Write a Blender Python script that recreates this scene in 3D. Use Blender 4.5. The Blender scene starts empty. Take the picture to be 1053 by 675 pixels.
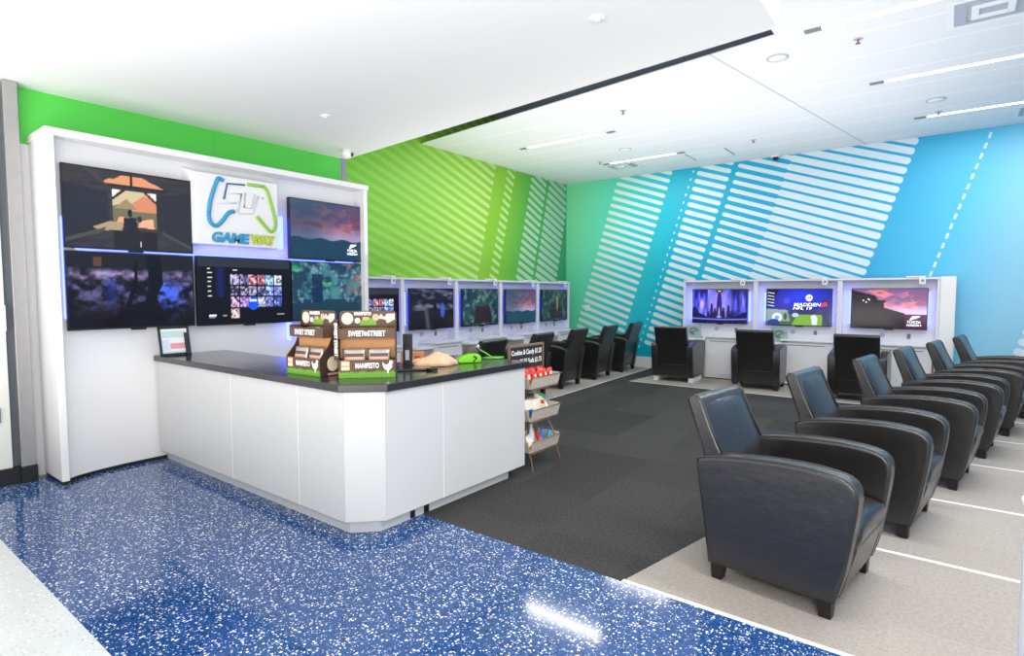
import bpy, bmesh, math, random
import numpy as np
from mathutils import Vector, Matrix
random.seed(7)
R = math.radians
C = bpy.context.scene.collection
scn = bpy.context.scene

# ------------------------------------------------------------------ materials
def lin(c):
    return tuple((x/255/12.92 if x/255 <= .04045 else ((x/255+.055)/1.055)**2.4) for x in c)
MATS = {}
def newmat(name):
    m = bpy.data.materials.new(name); m.use_nodes = True
    MATS[name] = m
    nt = m.node_tree
    return m, nt, nt.nodes['Principled BSDF']
def setp(b, **k):
    names = dict(rough='Roughness', metal='Metallic', spec='Specular IOR Level', coat='Coat Weight', coatr='Coat Roughness',
                 trans='Transmission Weight', sheen='Sheen Weight', alpha='Alpha')
    for a, v in k.items():
        b.inputs[names[a]].default_value = v
def mat(name, rgb, rough=.5, noise=0, nscale=20, bump=0, bscale=200, bdist=.002, **k):
    m, nt, b = newmat(name)
    c = lin(rgb)
    b.inputs['Base Color'].default_value = (*c, 1)
    setp(b, rough=rough, **k)
    if noise or bump:
        tc = nt.nodes.new('ShaderNodeTexCoord')
    if noise:
        n = nt.nodes.new('ShaderNodeTexNoise'); n.inputs['Scale'].default_value = nscale; n.inputs['Detail'].default_value = 4
        nt.links.new(tc.outputs['Object'], n.inputs['Vector'])
        r = nt.nodes.new('ShaderNodeMix'); r.data_type = 'RGBA'
        r.inputs[6].default_value = (*[max(0, x*(1-noise)) for x in c], 1)
        r.inputs[7].default_value = (*[min(1, x*(1+noise)) for x in c], 1)
        nt.links.new(n.outputs[0], r.inputs[0]); nt.links.new(r.outputs[2], b.inputs['Base Color'])
    if bump:
        n2 = nt.nodes.new('ShaderNodeTexNoise'); n2.inputs['Scale'].default_value = bscale; n2.inputs['Detail'].default_value = 3
        nt.links.new(tc.outputs['Object'], n2.inputs['Vector'])
        bp = nt.nodes.new('ShaderNodeBump'); bp.inputs['Strength'].default_value = bump; bp.inputs['Distance'].default_value = bdist
        nt.links.new(n2.outputs[0], bp.inputs['Height']); nt.links.new(bp.outputs[0], b.inputs['Normal'])
    return m
def emis(name, rgb, s):
    m, nt, b = newmat(name)
    b.inputs['Base Color'].default_value = (*lin(rgb), 1)
    b.inputs['Emission Color'].default_value = (*lin(rgb), 1)
    b.inputs['Emission Strength'].default_value = s
    setp(b, rough=.4)
    return m

M_wall = mat('white_paint', (236, 236, 238), .55)
M_ceilw = mat('soffit_paint', (240, 240, 240), .6)
M_panel = mat('white_laminate', (238, 237, 237), .32)
M_station = mat('station_white', (230, 229, 233), .3)
M_counterw = mat('counter_white_panel', (208, 208, 207), .35)
M_seam = mat('panel_seam', (250, 250, 250), .5)
M_kick = mat('kick_grey', (205, 208, 210), .35)
M_top = mat('counter_black_stone', (52, 50, 56), .16, noise=.25, nscale=60)
M_leather = mat('black_leather', (25, 23, 24), .33, noise=.25, nscale=6, bump=.5, bscale=16, bdist=.006, spec=.75, coat=.25, coatr=.3)
M_pipe = mat('leather_piping', (52, 50, 50), .4)
M_wood = mat('dark_wood_leg', (26, 20, 18), .4)
M_black = mat('black_plastic', (18, 18, 20), .35)
M_metal = mat('brushed_metal', (176, 172, 170), .35, metal=.7, noise=.1, nscale=12)
M_greymetal = mat('grey_metal', (150, 150, 155), .4, metal=.4)
M_base = mat('black_rubber_base', (28, 28, 32), .4)
M_vent = mat('vent_grey', (172, 178, 190), .5)
M_ventd = mat('vent_dark', (95, 102, 112), .6)
M_whitep = mat('white_plastic', (240, 240, 240), .4)
M_green = mat('header_green_paint', (84, 204, 74), .5)
M_plenum = mat('plenum_grey', (222, 226, 245), .9)
M_door = mat('door_offwhite', (226, 226, 220), .45)
M_cream = mat('trim_strip', (240, 240, 238), .5)
M_kraft = mat('kraft_cardboard', (190, 140, 95), .8, noise=.1, nscale=40)
M_brown = mat('brown_print', (92, 66, 52), .6, noise=.12, nscale=30)
M_brownd = mat('brown_dark_print', (66, 45, 38), .6)
M_grass = mat('green_print', (105, 165, 45), .6, noise=.35, nscale=90)
M_creamp = mat('cream_print', (238, 222, 195), .6)
M_tanp = mat('tan_print', (205, 165, 120), .6)
M_pinkp = mat('pink_print', (214, 168, 150), .6)
M_whitet = mat('white_print', (245, 245, 242), .6)
M_foil = mat('foil_wrap', (190, 186, 180), .28, metal=.55, bump=.6, bscale=60, bdist=.004)
M_redbag = mat('red_bag', (214, 52, 40), .35, noise=.3, nscale=25)
M_orange = mat('orange_print', (232, 120, 40), .4)
M_gbag = mat('green_bag', (52, 165, 95), .35, noise=.2, nscale=25)
M_bluebag = mat('blue_bag', (40, 90, 170), .35, noise=.2, nscale=25)
M_whitebag = mat('white_bag', (235, 226, 205), .4, noise=.1, nscale=25)
M_gwood = mat('weathered_white_wood', (196, 186, 172), .75, noise=.22, nscale=35)
M_rust = mat('copper_wire', (150, 110, 88), .45, metal=.5)
M_chalk = mat('chalkboard', (40, 37, 38), .8)
M_frame = mat('rustic_frame', (128, 105, 88), .7, noise=.2, nscale=60)
M_cloth = mat('peach_cloth', (238, 196, 158), .9, bump=.6, bscale=30, bdist=.006)
M_lime = mat('lime_plastic', (130, 215, 40), .4)
M_limed = mat('lime_strap', (110, 190, 70), .6)
M_pattern = mat('patterned_pouch', (88, 78, 62), .7, noise=.8, nscale=70)
M_paper = mat('paper', (228, 234, 236), .5)
M_pinkpaper = mat('pink_paper', (228, 150, 160), .5)
M_bluepaper = mat('blue_paper', (205, 214, 235), .5)
M_tealpaper = mat('teal_paper', (190, 212, 214), .5)
M_led = emis('blue_led', (80, 95, 255), 5.0)
M_lamp = emis('lamp_diffuser', (255, 253, 250), 2.2)
M_dome = emis('lamp_dome', (255, 252, 248), 3.0)
M_logob = mat('logo_blue', (60, 150, 195), .35)
M_logob2 = mat('logo_deep_blue', (50, 110, 165), .35)
M_logog = mat('logo_green', (140, 195, 60), .35)
M_logoy = mat('logo_lime', (190, 205, 50), .35)
M_logow = mat('logo_white', (226, 226, 232), .35)
M_outlet = mat('outlet_lavender', (176, 182, 205), .4)
M_dglass = mat('glass_plaque', (170, 200, 195), .12, alpha=.75)
M_capgrey = mat('cap_grey', (120, 124, 130), .5)
M_desk = mat('desk_white', (228, 228, 232), .3)
M_text_e = emis('screen_white_text', (235, 238, 245), .9)
M_text_r = emis('screen_red_mark', (225, 40, 50), .8)

# screen material from colour attribute
m, nt, b = newmat('screen_picture'); M_screen = m
ca = nt.nodes.new('ShaderNodeVertexColor'); ca.layer_name = 'Col'
b.inputs['Base Color'].default_value = (.004, .004, .005, 1); setp(b, rough=.12, spec=.25)
nt.links.new(ca.outputs['Color'], b.inputs['Emission Color']); b.inputs['Emission Strength'].default_value = 1.15

# blue terrazzo-look resilient floor
def terrazzo(name, base, spots, scale, thr, rough, second=None):
    m, nt, b = newmat(name); L = nt.links.new
    tc = nt.nodes.new('ShaderNodeTexCoord')
    col = None
    big = nt.nodes.new('ShaderNodeTexNoise'); big.inputs['Scale'].default_value = 1.3; L(tc.outputs['Object'], big.inputs['Vector'])
    mx = nt.nodes.new('ShaderNodeMix'); mx.data_type = 'RGBA'
    c = lin(base); mx.inputs[6].default_value = (*[v*.85 for v in c], 1); mx.inputs[7].default_value = (*[v*1.15 for v in c], 1)
    L(big.outputs[0], mx.inputs[0]); col = mx.outputs[2]
    for i, (rgb, sc, t, dens) in enumerate(spots):
        v = nt.nodes.new('ShaderNodeTexVoronoi'); v.inputs['Scale'].default_value = sc; v.inputs['Randomness'].default_value = 1
        wn = nt.nodes.new('ShaderNodeTexNoise'); wn.inputs['Scale'].default_value = sc*1.6
        L(tc.outputs['Object'], wn.inputs['Vector'])
        add = nt.nodes.new('ShaderNodeVectorMath'); add.operation = 'MULTIPLY_ADD'
        add.inputs[1].default_value = (.6/sc,)*3
        L(wn.outputs['Color'], add.inputs[0]); L(tc.outputs['Object'], add.inputs[2]); L(add.outputs[0], v.inputs['Vector'])
        sep = nt.nodes.new('ShaderNodeSeparateColor'); L(v.outputs['Color'], sep.inputs[0])
        # per-cell radius
        mr = nt.nodes.new('ShaderNodeMapRange'); mr.inputs[1].default_value = 1-dens; mr.inputs[2].default_value = 1; mr.inputs[3].default_value = t*.45; mr.inputs[4].default_value = t
        L(sep.outputs[0], mr.inputs[0])
        g1 = nt.nodes.new('ShaderNodeMath'); g1.operation = 'GREATER_THAN'; g1.inputs[1].default_value = 1-dens; L(sep.outputs[0], g1.inputs[0])
        g2 = nt.nodes.new('ShaderNodeMath'); g2.operation = 'LESS_THAN'; L(v.outputs['Distance'], g2.inputs[0]); L(mr.outputs[0], g2.inputs[1])
        mu = nt.nodes.new('ShaderNodeMath'); mu.operation = 'MULTIPLY'; L(g1.outputs[0], mu.inputs[0]); L(g2.outputs[0], mu.inputs[1])
        mm = nt.nodes.new('ShaderNodeMix'); mm.data_type = 'RGBA'; mm.inputs[7].default_value = (*lin(rgb), 1)
        L(mu.outputs[0], mm.inputs[0]); L(col, mm.inputs[6]); col = mm.outputs[2]
    L(col, b.inputs['Base Color']); setp(b, rough=rough, spec=.45)
    return m
M_blue = terrazzo('blue_fleck_floor', (32, 72, 128),
    [((20, 46, 96), 42, .42, .5), ((84, 122, 168), 60, .38, .35), ((145, 175, 208), 85, .36, .3), ((230, 238, 248), 62, .42, .36), ((225, 228, 225), 95, .42, .22)], 0, 0, .09)
M_terr = terrazzo('pale_terrazzo', (208, 213, 212),
    [((185, 193, 192), 60, .4, .4), ((235, 238, 238), 50, .4, .4), ((120, 128, 130), 70, .22, .12)], 0, 0, .22)

def carpet(name, a, c2, tile, rough=.95):
    m, nt, b = newmat(name); L = nt.links.new
    tc = nt.nodes.new('ShaderNodeTexCoord')
    n = nt.nodes.new('ShaderNodeTexNoise'); n.inputs['Scale'].default_value = 55; n.inputs['Detail'].default_value = 6; n.inputs['Roughness'].default_value = .8
    L(tc.outputs['Object'], n.inputs['Vector'])
    mp = nt.nodes.new('ShaderNodeMapping'); mp.inputs['Rotation'].default_value = (0, 0, R(-3)); mp.inputs['Scale'].default_value = (1/.61, 1/.61, 1/.61)
    L(tc.outputs['Object'], mp.inputs[0])
    fl = nt.nodes.new('ShaderNodeVectorMath'); fl.operation = 'FLOOR'; L(mp.outputs[0], fl.inputs[0])
    wn = nt.nodes.new('ShaderNodeTexWhiteNoise'); wn.noise_dimensions = '2D'; L(fl.outputs[0], wn.inputs['Vector'])
    ml = nt.nodes.new('ShaderNodeMath'); ml.operation = 'MULTIPLY_ADD'; ml.inputs[1].default_value = tile; ml.inputs[2].default_value = -tile/2
    L(wn.outputs['Value'], ml.inputs[0])
    mr = nt.nodes.new('ShaderNodeMapRange'); mr.inputs[1].default_value = .3; mr.inputs[2].default_value = .7
    L(n.outputs[0], mr.inputs[0])
    ad = nt.nodes.new('ShaderNodeMath'); ad.operation = 'ADD'; ad.use_clamp = True; L(mr.outputs[0], ad.inputs[0]); L(ml.outputs[0], ad.inputs[1])
    mx = nt.nodes.new('ShaderNodeMix'); mx.data_type = 'RGBA'; mx.inputs[6].default_value = (*lin(a), 1); mx.inputs[7].default_value = (*lin(c2), 1)
    L(ad.outputs[0], mx.inputs[0]); L(mx.outputs[2], b.inputs['Base Color']); setp(b, rough=rough, spec=.15)
    bp = nt.nodes.new('ShaderNodeBump'); bp.inputs['Strength'].default_value = .5; bp.inputs['Distance'].default_value = .004
    L(n.outputs[0], bp.inputs['Height']); L(bp.outputs[0], b.inputs['Normal'])
    return m
M_cdark = carpet('charcoal_carpet_tiles', (44, 43, 44), (82, 80, 79), .35)
M_cgrey = carpet('grey_carpet', (146, 140, 133), (180, 173, 165), .12)

def gradient_wall(name, axis, stops, white=0, spec=.5):
    """paint whose colour runs along the wall (mural gradient)"""
    m, nt, b = newmat(name); L = nt.links.new
    tc = nt.nodes.new('ShaderNodeTexCoord'); sp = nt.nodes.new('ShaderNodeSeparateXYZ'); L(tc.outputs['Object'], sp.inputs[0])
    a, z = stops[0][0], stops[-1][0]
    mr = nt.nodes.new('ShaderNodeMapRange'); mr.inputs[1].default_value = a; mr.inputs[2].default_value = z
    # slight lean of the gradient like the stripes
    ml = nt.nodes.new('ShaderNodeMath'); ml.operation = 'MULTIPLY_ADD'; ml.inputs[1].default_value = -.25
    L(sp.outputs['Z'], ml.inputs[0]); L(sp.outputs[axis], ml.inputs[2])
    a2 = nt.nodes.new('ShaderNodeMath'); a2.operation = 'ADD'; a2.inputs[1].default_value = .6; L(ml.outputs[0], a2.inputs[0])
    L(a2.outputs[0], mr.inputs[0])
    cr = nt.nodes.new('ShaderNodeValToRGB'); L(mr.outputs[0], cr.inputs[0])
    e = cr.color_ramp.elements
    while len(e) < len(stops): e.new(.5)
    for k, (p, rgb) in enumerate(stops):
        e[k].position = (p-a)/(z-a)
        e[k].color = (*lin(rgb), 1)
    out = cr.outputs[0]
    if white:
        mx = nt.nodes.new('ShaderNodeMix'); mx.data_type = 'RGBA'; mx.inputs[0].default_value = white; mx.inputs[7].default_value = (*lin((238, 244, 244)), 1)
        L(out, mx.inputs[6]); out = mx.outputs[2]
    L(out, b.inputs['Base Color']); setp(b, rough=.45, spec=spec)
    return m
ST_L = [(4.4, (108, 196, 40)), (6.0, (130, 192, 42)), (7.6, (142, 190, 40)), (8.5, (122, 180, 38)), (9.2, (78, 165, 62)), (10.0, (70, 160, 90)), (10.9, (55, 150, 112))]
ST_B = [(-6.8, (122, 222, 166)), (-6.1, (104, 218, 184)), (-5.3, (50, 200, 206)), (-4.4, (0, 178, 208)), (-3.0, (0, 162, 204)), (-1.0, (20, 164, 212)), (0, (72, 188, 226)), (.9, (146, 208, 234))]  # teal to blue mural stops, paler towards the right end
M_mleft = gradient_wall('green_mural', 'Y', ST_L)
M_mlefts = gradient_wall('green_mural_stripe', 'Y', [(4.4, (124, 202, 62)), (6.0, (146, 204, 78)), (7.6, (178, 216, 122)), (8.5, (176, 216, 132)), (10.9, (150, 210, 155))])
M_mlefts2 = gradient_wall('teal_mural_stripe', 'Y', ST_L, .42)
M_mback = gradient_wall('blue_mural', 'X', ST_B)
M_mbacks = gradient_wall('blue_mural_stripe', 'X', ST_B, .74)

# ceiling planks
m, nt, b = newmat('ceiling_planks'); M_ceil = m; L = nt.links.new
tc = nt.nodes.new('ShaderNodeTexCoord'); sp = nt.nodes.new('ShaderNodeSeparateXYZ'); L(tc.outputs['Object'], sp.inputs[0])
def mth(op, a=None, bb=None, c=None):
    n = nt.nodes.new('ShaderNodeMath'); n.operation = op
    for i, v in enumerate((a, bb, c)):
        if v is None: continue
        if isinstance(v, (int, float)): n.inputs[i].default_value = v
        else: L(v, n.inputs[i])
    return n.outputs[0]
py = mth('ADD', sp.outputs['Y'], -7.72+62.3)
fr = mth('FRACT', mth('DIVIDE', py, .6233))
l1 = mth('LESS_THAN', mth('ABSOLUTE', mth('SUBTRACT', fr, .5)), .018)   # seam between planks
px = mth('MULTIPLY_ADD', sp.outputs['Y'], -.172, sp.outputs['X'])
fx = mth('FRACT', mth('DIVIDE', mth('ADD', px, 2.185+16), 1.6))
l2 = mth('MULTIPLY', mth('LESS_THAN', mth('ABSOLUTE', mth('SUBTRACT', fx, .5)), .006), mth('LESS_THAN', mth('ABSOLUTE', mth('ADD', px, 3.0)), 1.2))
mx1 = nt.nodes.new('ShaderNodeMix'); mx1.data_type = 'RGBA'; mx1.inputs[6].default_value = (*lin((232, 233, 236)), 1); mx1.inputs[7].default_value = (*lin((250, 250, 250)), 1)
L(l1, mx1.inputs[0])
mx2 = nt.nodes.new('ShaderNodeMix'); mx2.data_type = 'RGBA'; mx2.inputs[7].default_value = (*lin((176, 182, 190)), 1)
L(l2, mx2.inputs[0]); L(mx1.outputs[2], mx2.inputs[6]); L(mx2.outputs[2], b.inputs['Base Color']); setp(b, rough=.6)

# ------------------------------------------------------------------ mesh helpers
class MB:
    def __init__(s): s.bm = bmesh.new(); s.mi = 0; s.mats = []
    def _m(s, faces, mat):
        if mat is None: return
        if mat not in s.mats: s.mats.append(mat)
        i = s.mats.index(mat)
        for f in faces: f.material_index = i
    def box(s, x0, x1, y0, y1, z0, z1, mat=None):
        v = [s.bm.verts.new(p) for p in ((x0,y0,z0),(x1,y0,z0),(x1,y1,z0),(x0,y1,z0),(x0,y0,z1),(x1,y0,z1),(x1,y1,z1),(x0,y1,z1))]
        fs = [s.bm.faces.new([v[i] for i in q]) for q in ((0,3,2,1),(4,5,6,7),(0,1,5,4),(1,2,6,5),(2,3,7,6),(3,0,4,7))]
        s._m(fs, mat); return v
    def prism(s, pts, d0, d1, axis='y', mat=None):
        """pts: 2-D outline; axis 'y': pts are (x,z); 'x': (y,z); 'z': (x,y)"""
        def P(p, d):
            return {'y': (p[0], d, p[1]), 'x': (d, p[0], p[1]), 'z': (p[0], p[1], d)}[axis]
        a = [s.bm.verts.new(P(p, d0)) for p in pts]; bb = [s.bm.verts.new(P(p, d1)) for p in pts]
        n = len(pts); fs = []
        fs.append(s.bm.faces.new(a)); fs.append(s.bm.faces.new(bb[::-1]))
        for i in range(n):
            fs.append(s.bm.faces.new((a[i], bb[i], bb[(i+1) % n], a[(i+1) % n])))
        s._m(fs, mat); return a+bb
    def tube(s, pts, r, n=8, closed=False, mat=None):
        pts = [Vector(p) for p in pts]; rings = []
        N = len(pts); up = Vector((0, 0, 1))
        for i, p in enumerate(pts):
            if closed: t = (pts[(i+1) % N]-pts[i-1])
            else: t = pts[min(i+1, N-1)]-pts[max(i-1, 0)]
            t.normalize()
            a = t.cross(up)
            if a.length < .05: a = t.cross(Vector((1, 0, 0)))
            a.normalize(); c = t.cross(a); rr = r[i] if isinstance(r, (list, tuple)) else r
            rings.append([s.bm.verts.new(p+(a*math.cos(2*math.pi*k/n)+c*math.sin(2*math.pi*k/n))*rr) for k in range(n)])
        fs = []
        for i in range(N if closed else N-1):
            A, B = rings[i], rings[(i+1) % N]
            for k in range(n): fs.append(s.bm.faces.new((A[k], A[(k+1) % n], B[(k+1) % n], B[k])))
        if not closed:
            fs.append(s.bm.faces.new(rings[0][::-1])); fs.append(s.bm.faces.new(rings[-1]))
        for f in fs: f.smooth = True
        s._m(fs, mat)
    def lathe(s, prof, n=24, loc=(0, 0, 0), mat=None):
        rings = []
        for r, z in prof:
            rings.append([s.bm.verts.new((loc[0]+r*math.cos(2*math.pi*k/n), loc[1]+r*math.sin(2*math.pi*k/n), loc[2]+z)) for k in range(n)])
        fs = []
        for A, B in zip(rings, rings[1:]):
            for k in range(n): fs.append(s.bm.faces.new((A[k], A[(k+1) % n], B[(k+1) % n], B[k])))
        fs.append(s.bm.faces.new(rings[0][::-1])); fs.append(s.bm.faces.new(rings[-1]))
        for f in fs: f.smooth = True
        s._m(fs, mat)
    def poly(s, pts, mat=None):
        f = s.bm.faces.new([s.bm.verts.new(p) for p in pts]); s._m([f], mat); return f
    def build(s, name, mat=None, parent=None, bev=0, seg=2, loc=None, rot=None, smooth=False, sub=0, flip=True):
        if flip: bmesh.ops.recalc_face_normals(s.bm, faces=s.bm.faces)
        me = bpy.data.meshes.new(name); s.bm.to_mesh(me); s.bm.free()
        if s.mats:
            for x in s.mats: me.materials.append(x)
        else: me.materials.append(mat)
        o = bpy.data.objects.new(name, me); C.objects.link(o)
        if parent: o.parent = parent
        if loc: o.location = loc
        if rot: o.rotation_euler = rot
        if bev:
            md = o.modifiers.new('bevel', 'BEVEL'); md.width = bev; md.segments = seg; md.limit_method = 'ANGLE'; md.angle_limit = R(30)
            for p in me.polygons: p.use_smooth = True
            try:
                md.harden_normals = True
            except Exception: pass
        if sub:
            md = o.modifiers.new('sub', 'SUBSURF'); md.levels = sub; md.render_levels = sub
        if smooth:
            for p in me.polygons: p.use_smooth = True
        return o
def empty(name, loc=(0,0,0), rz=0):
    o = bpy.data.objects.new(name, None); C.objects.link(o); o.location = loc; o.rotation_euler = (0, 0, rz); o.empty_display_size = .1
    return o
def tag(o, label, cat, group=None, kind=None):
    o['label'] = label; o['category'] = cat
    if group: o['group'] = group
    if kind: o['kind'] = kind
    return o
def struct(o, label=None):
    o['kind'] = 'structure'
    if label: o['label'] = label
    return o
def copy_tree(o, parent=None):
    c = o.copy(); C.objects.link(c)
    if parent: c.parent = parent
    for ch in list(o.children): copy_tree(ch, c)
    return c
def textmesh(name, body, size, mat, parent, mtx, extrude=.001, align='CENTER', shear=0, bold=0, width=None):
    cu = bpy.data.curves.new('txt', 'FONT'); cu.body = body; cu.size = size; cu.extrude = extrude; cu.align_x = align; cu.align_y = 'CENTER'; cu.shear = shear; cu.offset = bold
    cu.resolution_u = 3
    t = bpy.data.objects.new('txt', cu); C.objects.link(t)
    dg = bpy.context.evaluated_depsgraph_get(); dg.update()
    me = bpy.data.meshes.new_from_object(t.evaluated_get(dg)); bpy.data.objects.remove(t); bpy.data.curves.remove(cu)
    if width:
        xs = [v.co.x for v in me.vertices]; w = max(xs)-min(xs); me.transform(Matrix.Diagonal((width/w, 1, 1, 1)))
    me.materials.clear(); me.materials.append(mat); me.name = name
    me.transform(mtx)
    o = bpy.data.objects.new(name, me); C.objects.link(o)
    if parent: o.parent = parent
    return o
def frame_mtx(origin, right, up):
    r = Vector(right).normalized(); u = Vector(up).normalized(); n = r.cross(u)
    return Matrix(((r.x, u.x, n.x, origin[0]), (r.y, u.y, n.y, origin[1]), (r.z, u.z, n.z, origin[2]), (0, 0, 0, 1)))

# ------------------------------------------------------------------ the setting
XL, YB, ZC, ZS = -6.75, 10.8, 3.88, 3.13
def slab(name, pts, z0, z1, mat, label=None):
    b_ = MB(); b_.prism(pts, z0, z1, 'z'); return struct(b_.build(name, mat), label)
slab('floor', [(-7.5, -5), (3.5, -5), (3.5, .80), (-7.5, .80)], -.1, 0, M_terr, 'pale speckled terrazzo floor of the concourse')
slab('floor', [(-7.5, .80), (3.5, .80), (3.5, 2.64), (-7.5, 2.64)], -.1, 0, M_blue, 'glossy blue floor with white flecks')
GL0, GL1 = (-4.20, 2.64), (-4.73, 10.9)
RX0 = (-1.30, 2.64); RX1 = (-.05, 8.93)
slab('floor', [GL0, RX0, RX1, (-4.30, 8.93), (-4.26, 9.93), (-4.66, 9.93)], -.1, 0, M_cdark, 'charcoal carpet tiles')
slab('floor', [(-4.66, 9.93), (-4.26, 9.93), (-4.22, 10.8), (-4.72, 10.8)], -.1, 0, M_cdark, 'charcoal carpet tiles')
slab('floor', [(-7.5, 2.64), GL0, (-4.72, 10.8), (-7.5, 10.8)], -.1, 0, M_cgrey, 'grey carpet under the left row of armchairs')
slab('floor', [RX0, (3.5, 2.64), (3.5, 10.8), (-4.22, 10.8), (-4.30, 8.93), RX1], -.1, 0, M_cgrey, 'grey carpet under the right and back rows')
# white inlay strips in the carpet and at its border
nt_ = 0
def strip(p, q, w, mat=M_cream, z=.003):
    global nt_
    nt_ += 1
    p = Vector((*p, 0)); q = Vector((*q, 0)); d = (q-p).normalized(); n = Vector((-d.y, d.x, 0))*w/2
    b_ = MB(); b_.prism([tuple((v)[:2]) for v in (p-n, q-n, q+n, p+n)], -.01, z, 'z')
    return struct(b_.build('trim_%d' % nt_, mat))
strip((-1.30, 2.652), (3.4, 2.652), .026)
for y in (3.885, 5.09, 6.35, 7.53, 8.75):
    strip((-1.30+(y-2.65)*.2+.02, y+.02), (1.85, y-.01), .03 if y < 6 else .026)
strip((-4.29, 8.935), (-.1, 8.935), .02)
strip((-4.21, 2.7), (-4.71, 10.7), .016)

# walls
def capsule(mb, p0, p1, r, plane, mat, n=5, squash=1):
    p0 = Vector(p0); p1 = Vector(p1); d = p1-p0
    if d.length < 1e-4: return
    d.normalize(); nn = Vector((-d.y, d.x)); pts = []
    for k in range(n+1):
        a = -math.pi/2+math.pi*k/n
        pts.append(p1+d*math.cos(a)*r*squash+nn*math.sin(a)*r)
    for k in range(n+1):
        a = math.pi/2+math.pi*k/n
        pts.append(p0+d*math.cos(a)*r*squash+nn*math.sin(a)*r)
    if plane[0] == 'x': mb.poly([(plane[1], p.x, p.y) for p in pts], mat)
    else: mb.poly([(p.x, plane[1], p.y) for p in pts], mat)
S = -.353
# left mural wall
w = MB(); w.box(XL-.15, XL, 4.30, YB+.15, 0, 4.75, M_mleft)
P_ = ('x', XL+.0015)
for i in range(-9, 28):
    yr, zr = 8.30-.0371*i, 3.823-.1454*i+.0
    yl = 4.42; zl = zr-S*(yr-yl)
    if zl > 4.7: yl = yr+(zr-4.7)/S*-1 if False else yr-(4.7-zr)/-S; zl = 4.7
    if yl >= yr or zr < .9: continue
    capsule(w, (yl, zl), (yr, zr), .036, P_, M_mlefts)
for i in range(-4, 20):
    yc, zc_ = 8.8-.0388*i, 3.78-.1416*i
    if .9 < zc_ < 4.6: capsule(w, (yc-.085, zc_+.042), (yc+.085, zc_-.042), .032, P_, M_mlefts)
    yl, zl = 9.50-.0360*i, 3.797-.1405*i
    if .9 < zl < 4.6: capsule(w, (yl, zl), (yl+.44, zl-.19), .042, P_, M_mlefts2)
    yl, zl = 10.13-.0360*i, 3.716-.1405*i
    if .9 < zl < 4.6: capsule(w, (yl, zl), (min(yl+.66, 10.74), zl-.40*min(.66, 10.74-yl)), .048, P_, M_mlefts2)
struct(w.build('wall_left', M_mleft, flip=False), 'green mural wall with diagonal stripes')
# back mural wall
w = MB(); w.box(XL, 2.2, YB, YB+.15, 0, 4.75, M_mback)
P_ = ('y', YB-.0015)
def st(p, i): return (p[0]-.0440*i, p[1]-.1412*i)
for i in range(-5, 26):
    a, c = st((-5.505, 3.76), i), st((-4.51, 3.412), i)
    if a[1] < 4.3 and c[1] > .28: capsule(w, a, c, .037, P_, M_mbacks)
    a, c = st((-3.818, 3.765), i), st((-3.308, 3.592), i)
    if a[1] < 4.3 and c[1] > .25: capsule(w, a, c, .041, P_, M_mbacks)
    a = st((-3.93, 3.808), i)
    if .3 < a[1] < 4.2: capsule(w, (a[0]-.004, a[1]-.012), (a[0]+.004, a[1]+.012), .014, P_, M_mbacks)
    a = st((.392, 3.774), i)
    if .3 < a[1] < 4.2: capsule(w, (a[0]-.010, a[1]-.033), (a[0]+.010, a[1]+.033), .017, P_, M_mbacks, squash=.5)
for i in range(-9, 25):
    a, m_, c = st((-3.119, 3.665), i), st((-2.345, 3.392), i), st((-.79, 2.834), i)
    if a[1] > 4.4 and c[1] > 3.95: continue
    if c[1] < .3: continue
    capsule(w, a, (m_[0]+.2, m_[1]+S*.2), .036, P_, M_mbacks)
    capsule(w, m_, c, .052, ('y', YB-.0022), M_mbacks, squash=.7)
for i in range(-6, 5):
    a = st((.86, .81), i)
    if a[1] > .25: capsule(w, a, (2.1, a[1]+S*(2.1-a[0])) if a[1]+S*(2.1-a[0]) > .25 else (a[0]+(a[1]-.25)/-S, .26), .052, P_, M_mbacks)
struct(w.build('wall_back', M_mback, flip=False), 'blue mural wall with slanted white stripes')
# right wall, plenum and shaft sides
w = MB(); w.box(2.0, 2.15, 2.66, YB, 0, 4.75); struct(w.build('wall_right', mat('right_wall_blue', (120, 155, 195), .5)))
w = MB(); w.box(-6.75, -5.9, 4.30, 4.37, 0, 4.75); struct(w.build('wall_left', M_wall))
w = MB(); w.box(-6.9, 2.15, 1.3, YB+.15, 4.75, 4.85); struct(w.build('ceiling', M_plenum))
# main ceiling
slab('ceiling', [(-6.75, 6.46), (-1.36, 5.77), (-1.36, 1.3), (2.0, 1.3), (2.0, YB), (-6.75, YB)], ZC, ZC+.01, M_ceil, 'white plank ceiling of the lounge')
# soffit: lowered white bulkhead over the counter
slab('ceiling', [(-5.9, 1.14), (-3.64, 1.29), (-.89, 1.49), (-.89, 3.85), (-5.9, 4.37)], ZS, 4.75, M_ceilw, 'lowered white bulkhead over the counter')
# header wall
w = MB(); w.box(-6.2, -5.9, 1.24, 2.795, 2.70, ZS); w.box(-6.2, -5.9, 2.80, 4.30, 2.70, ZS); w.box(-6.2, -5.902, 1.24, 4.30, 2.69, ZS)
struct(w.build('wall_left', M_green), 'bright green header wall')
w = MB(); w.box(-6.2, -5.90, 1.24, 4.30, 0, 2.69); struct(w.build('wall_left', M_wall))
w = MB(); w.box(-6.0, -5.885, 4.305, 4.375, 0, ZS); struct(w.build('trim_20', M_greymetal))
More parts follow.
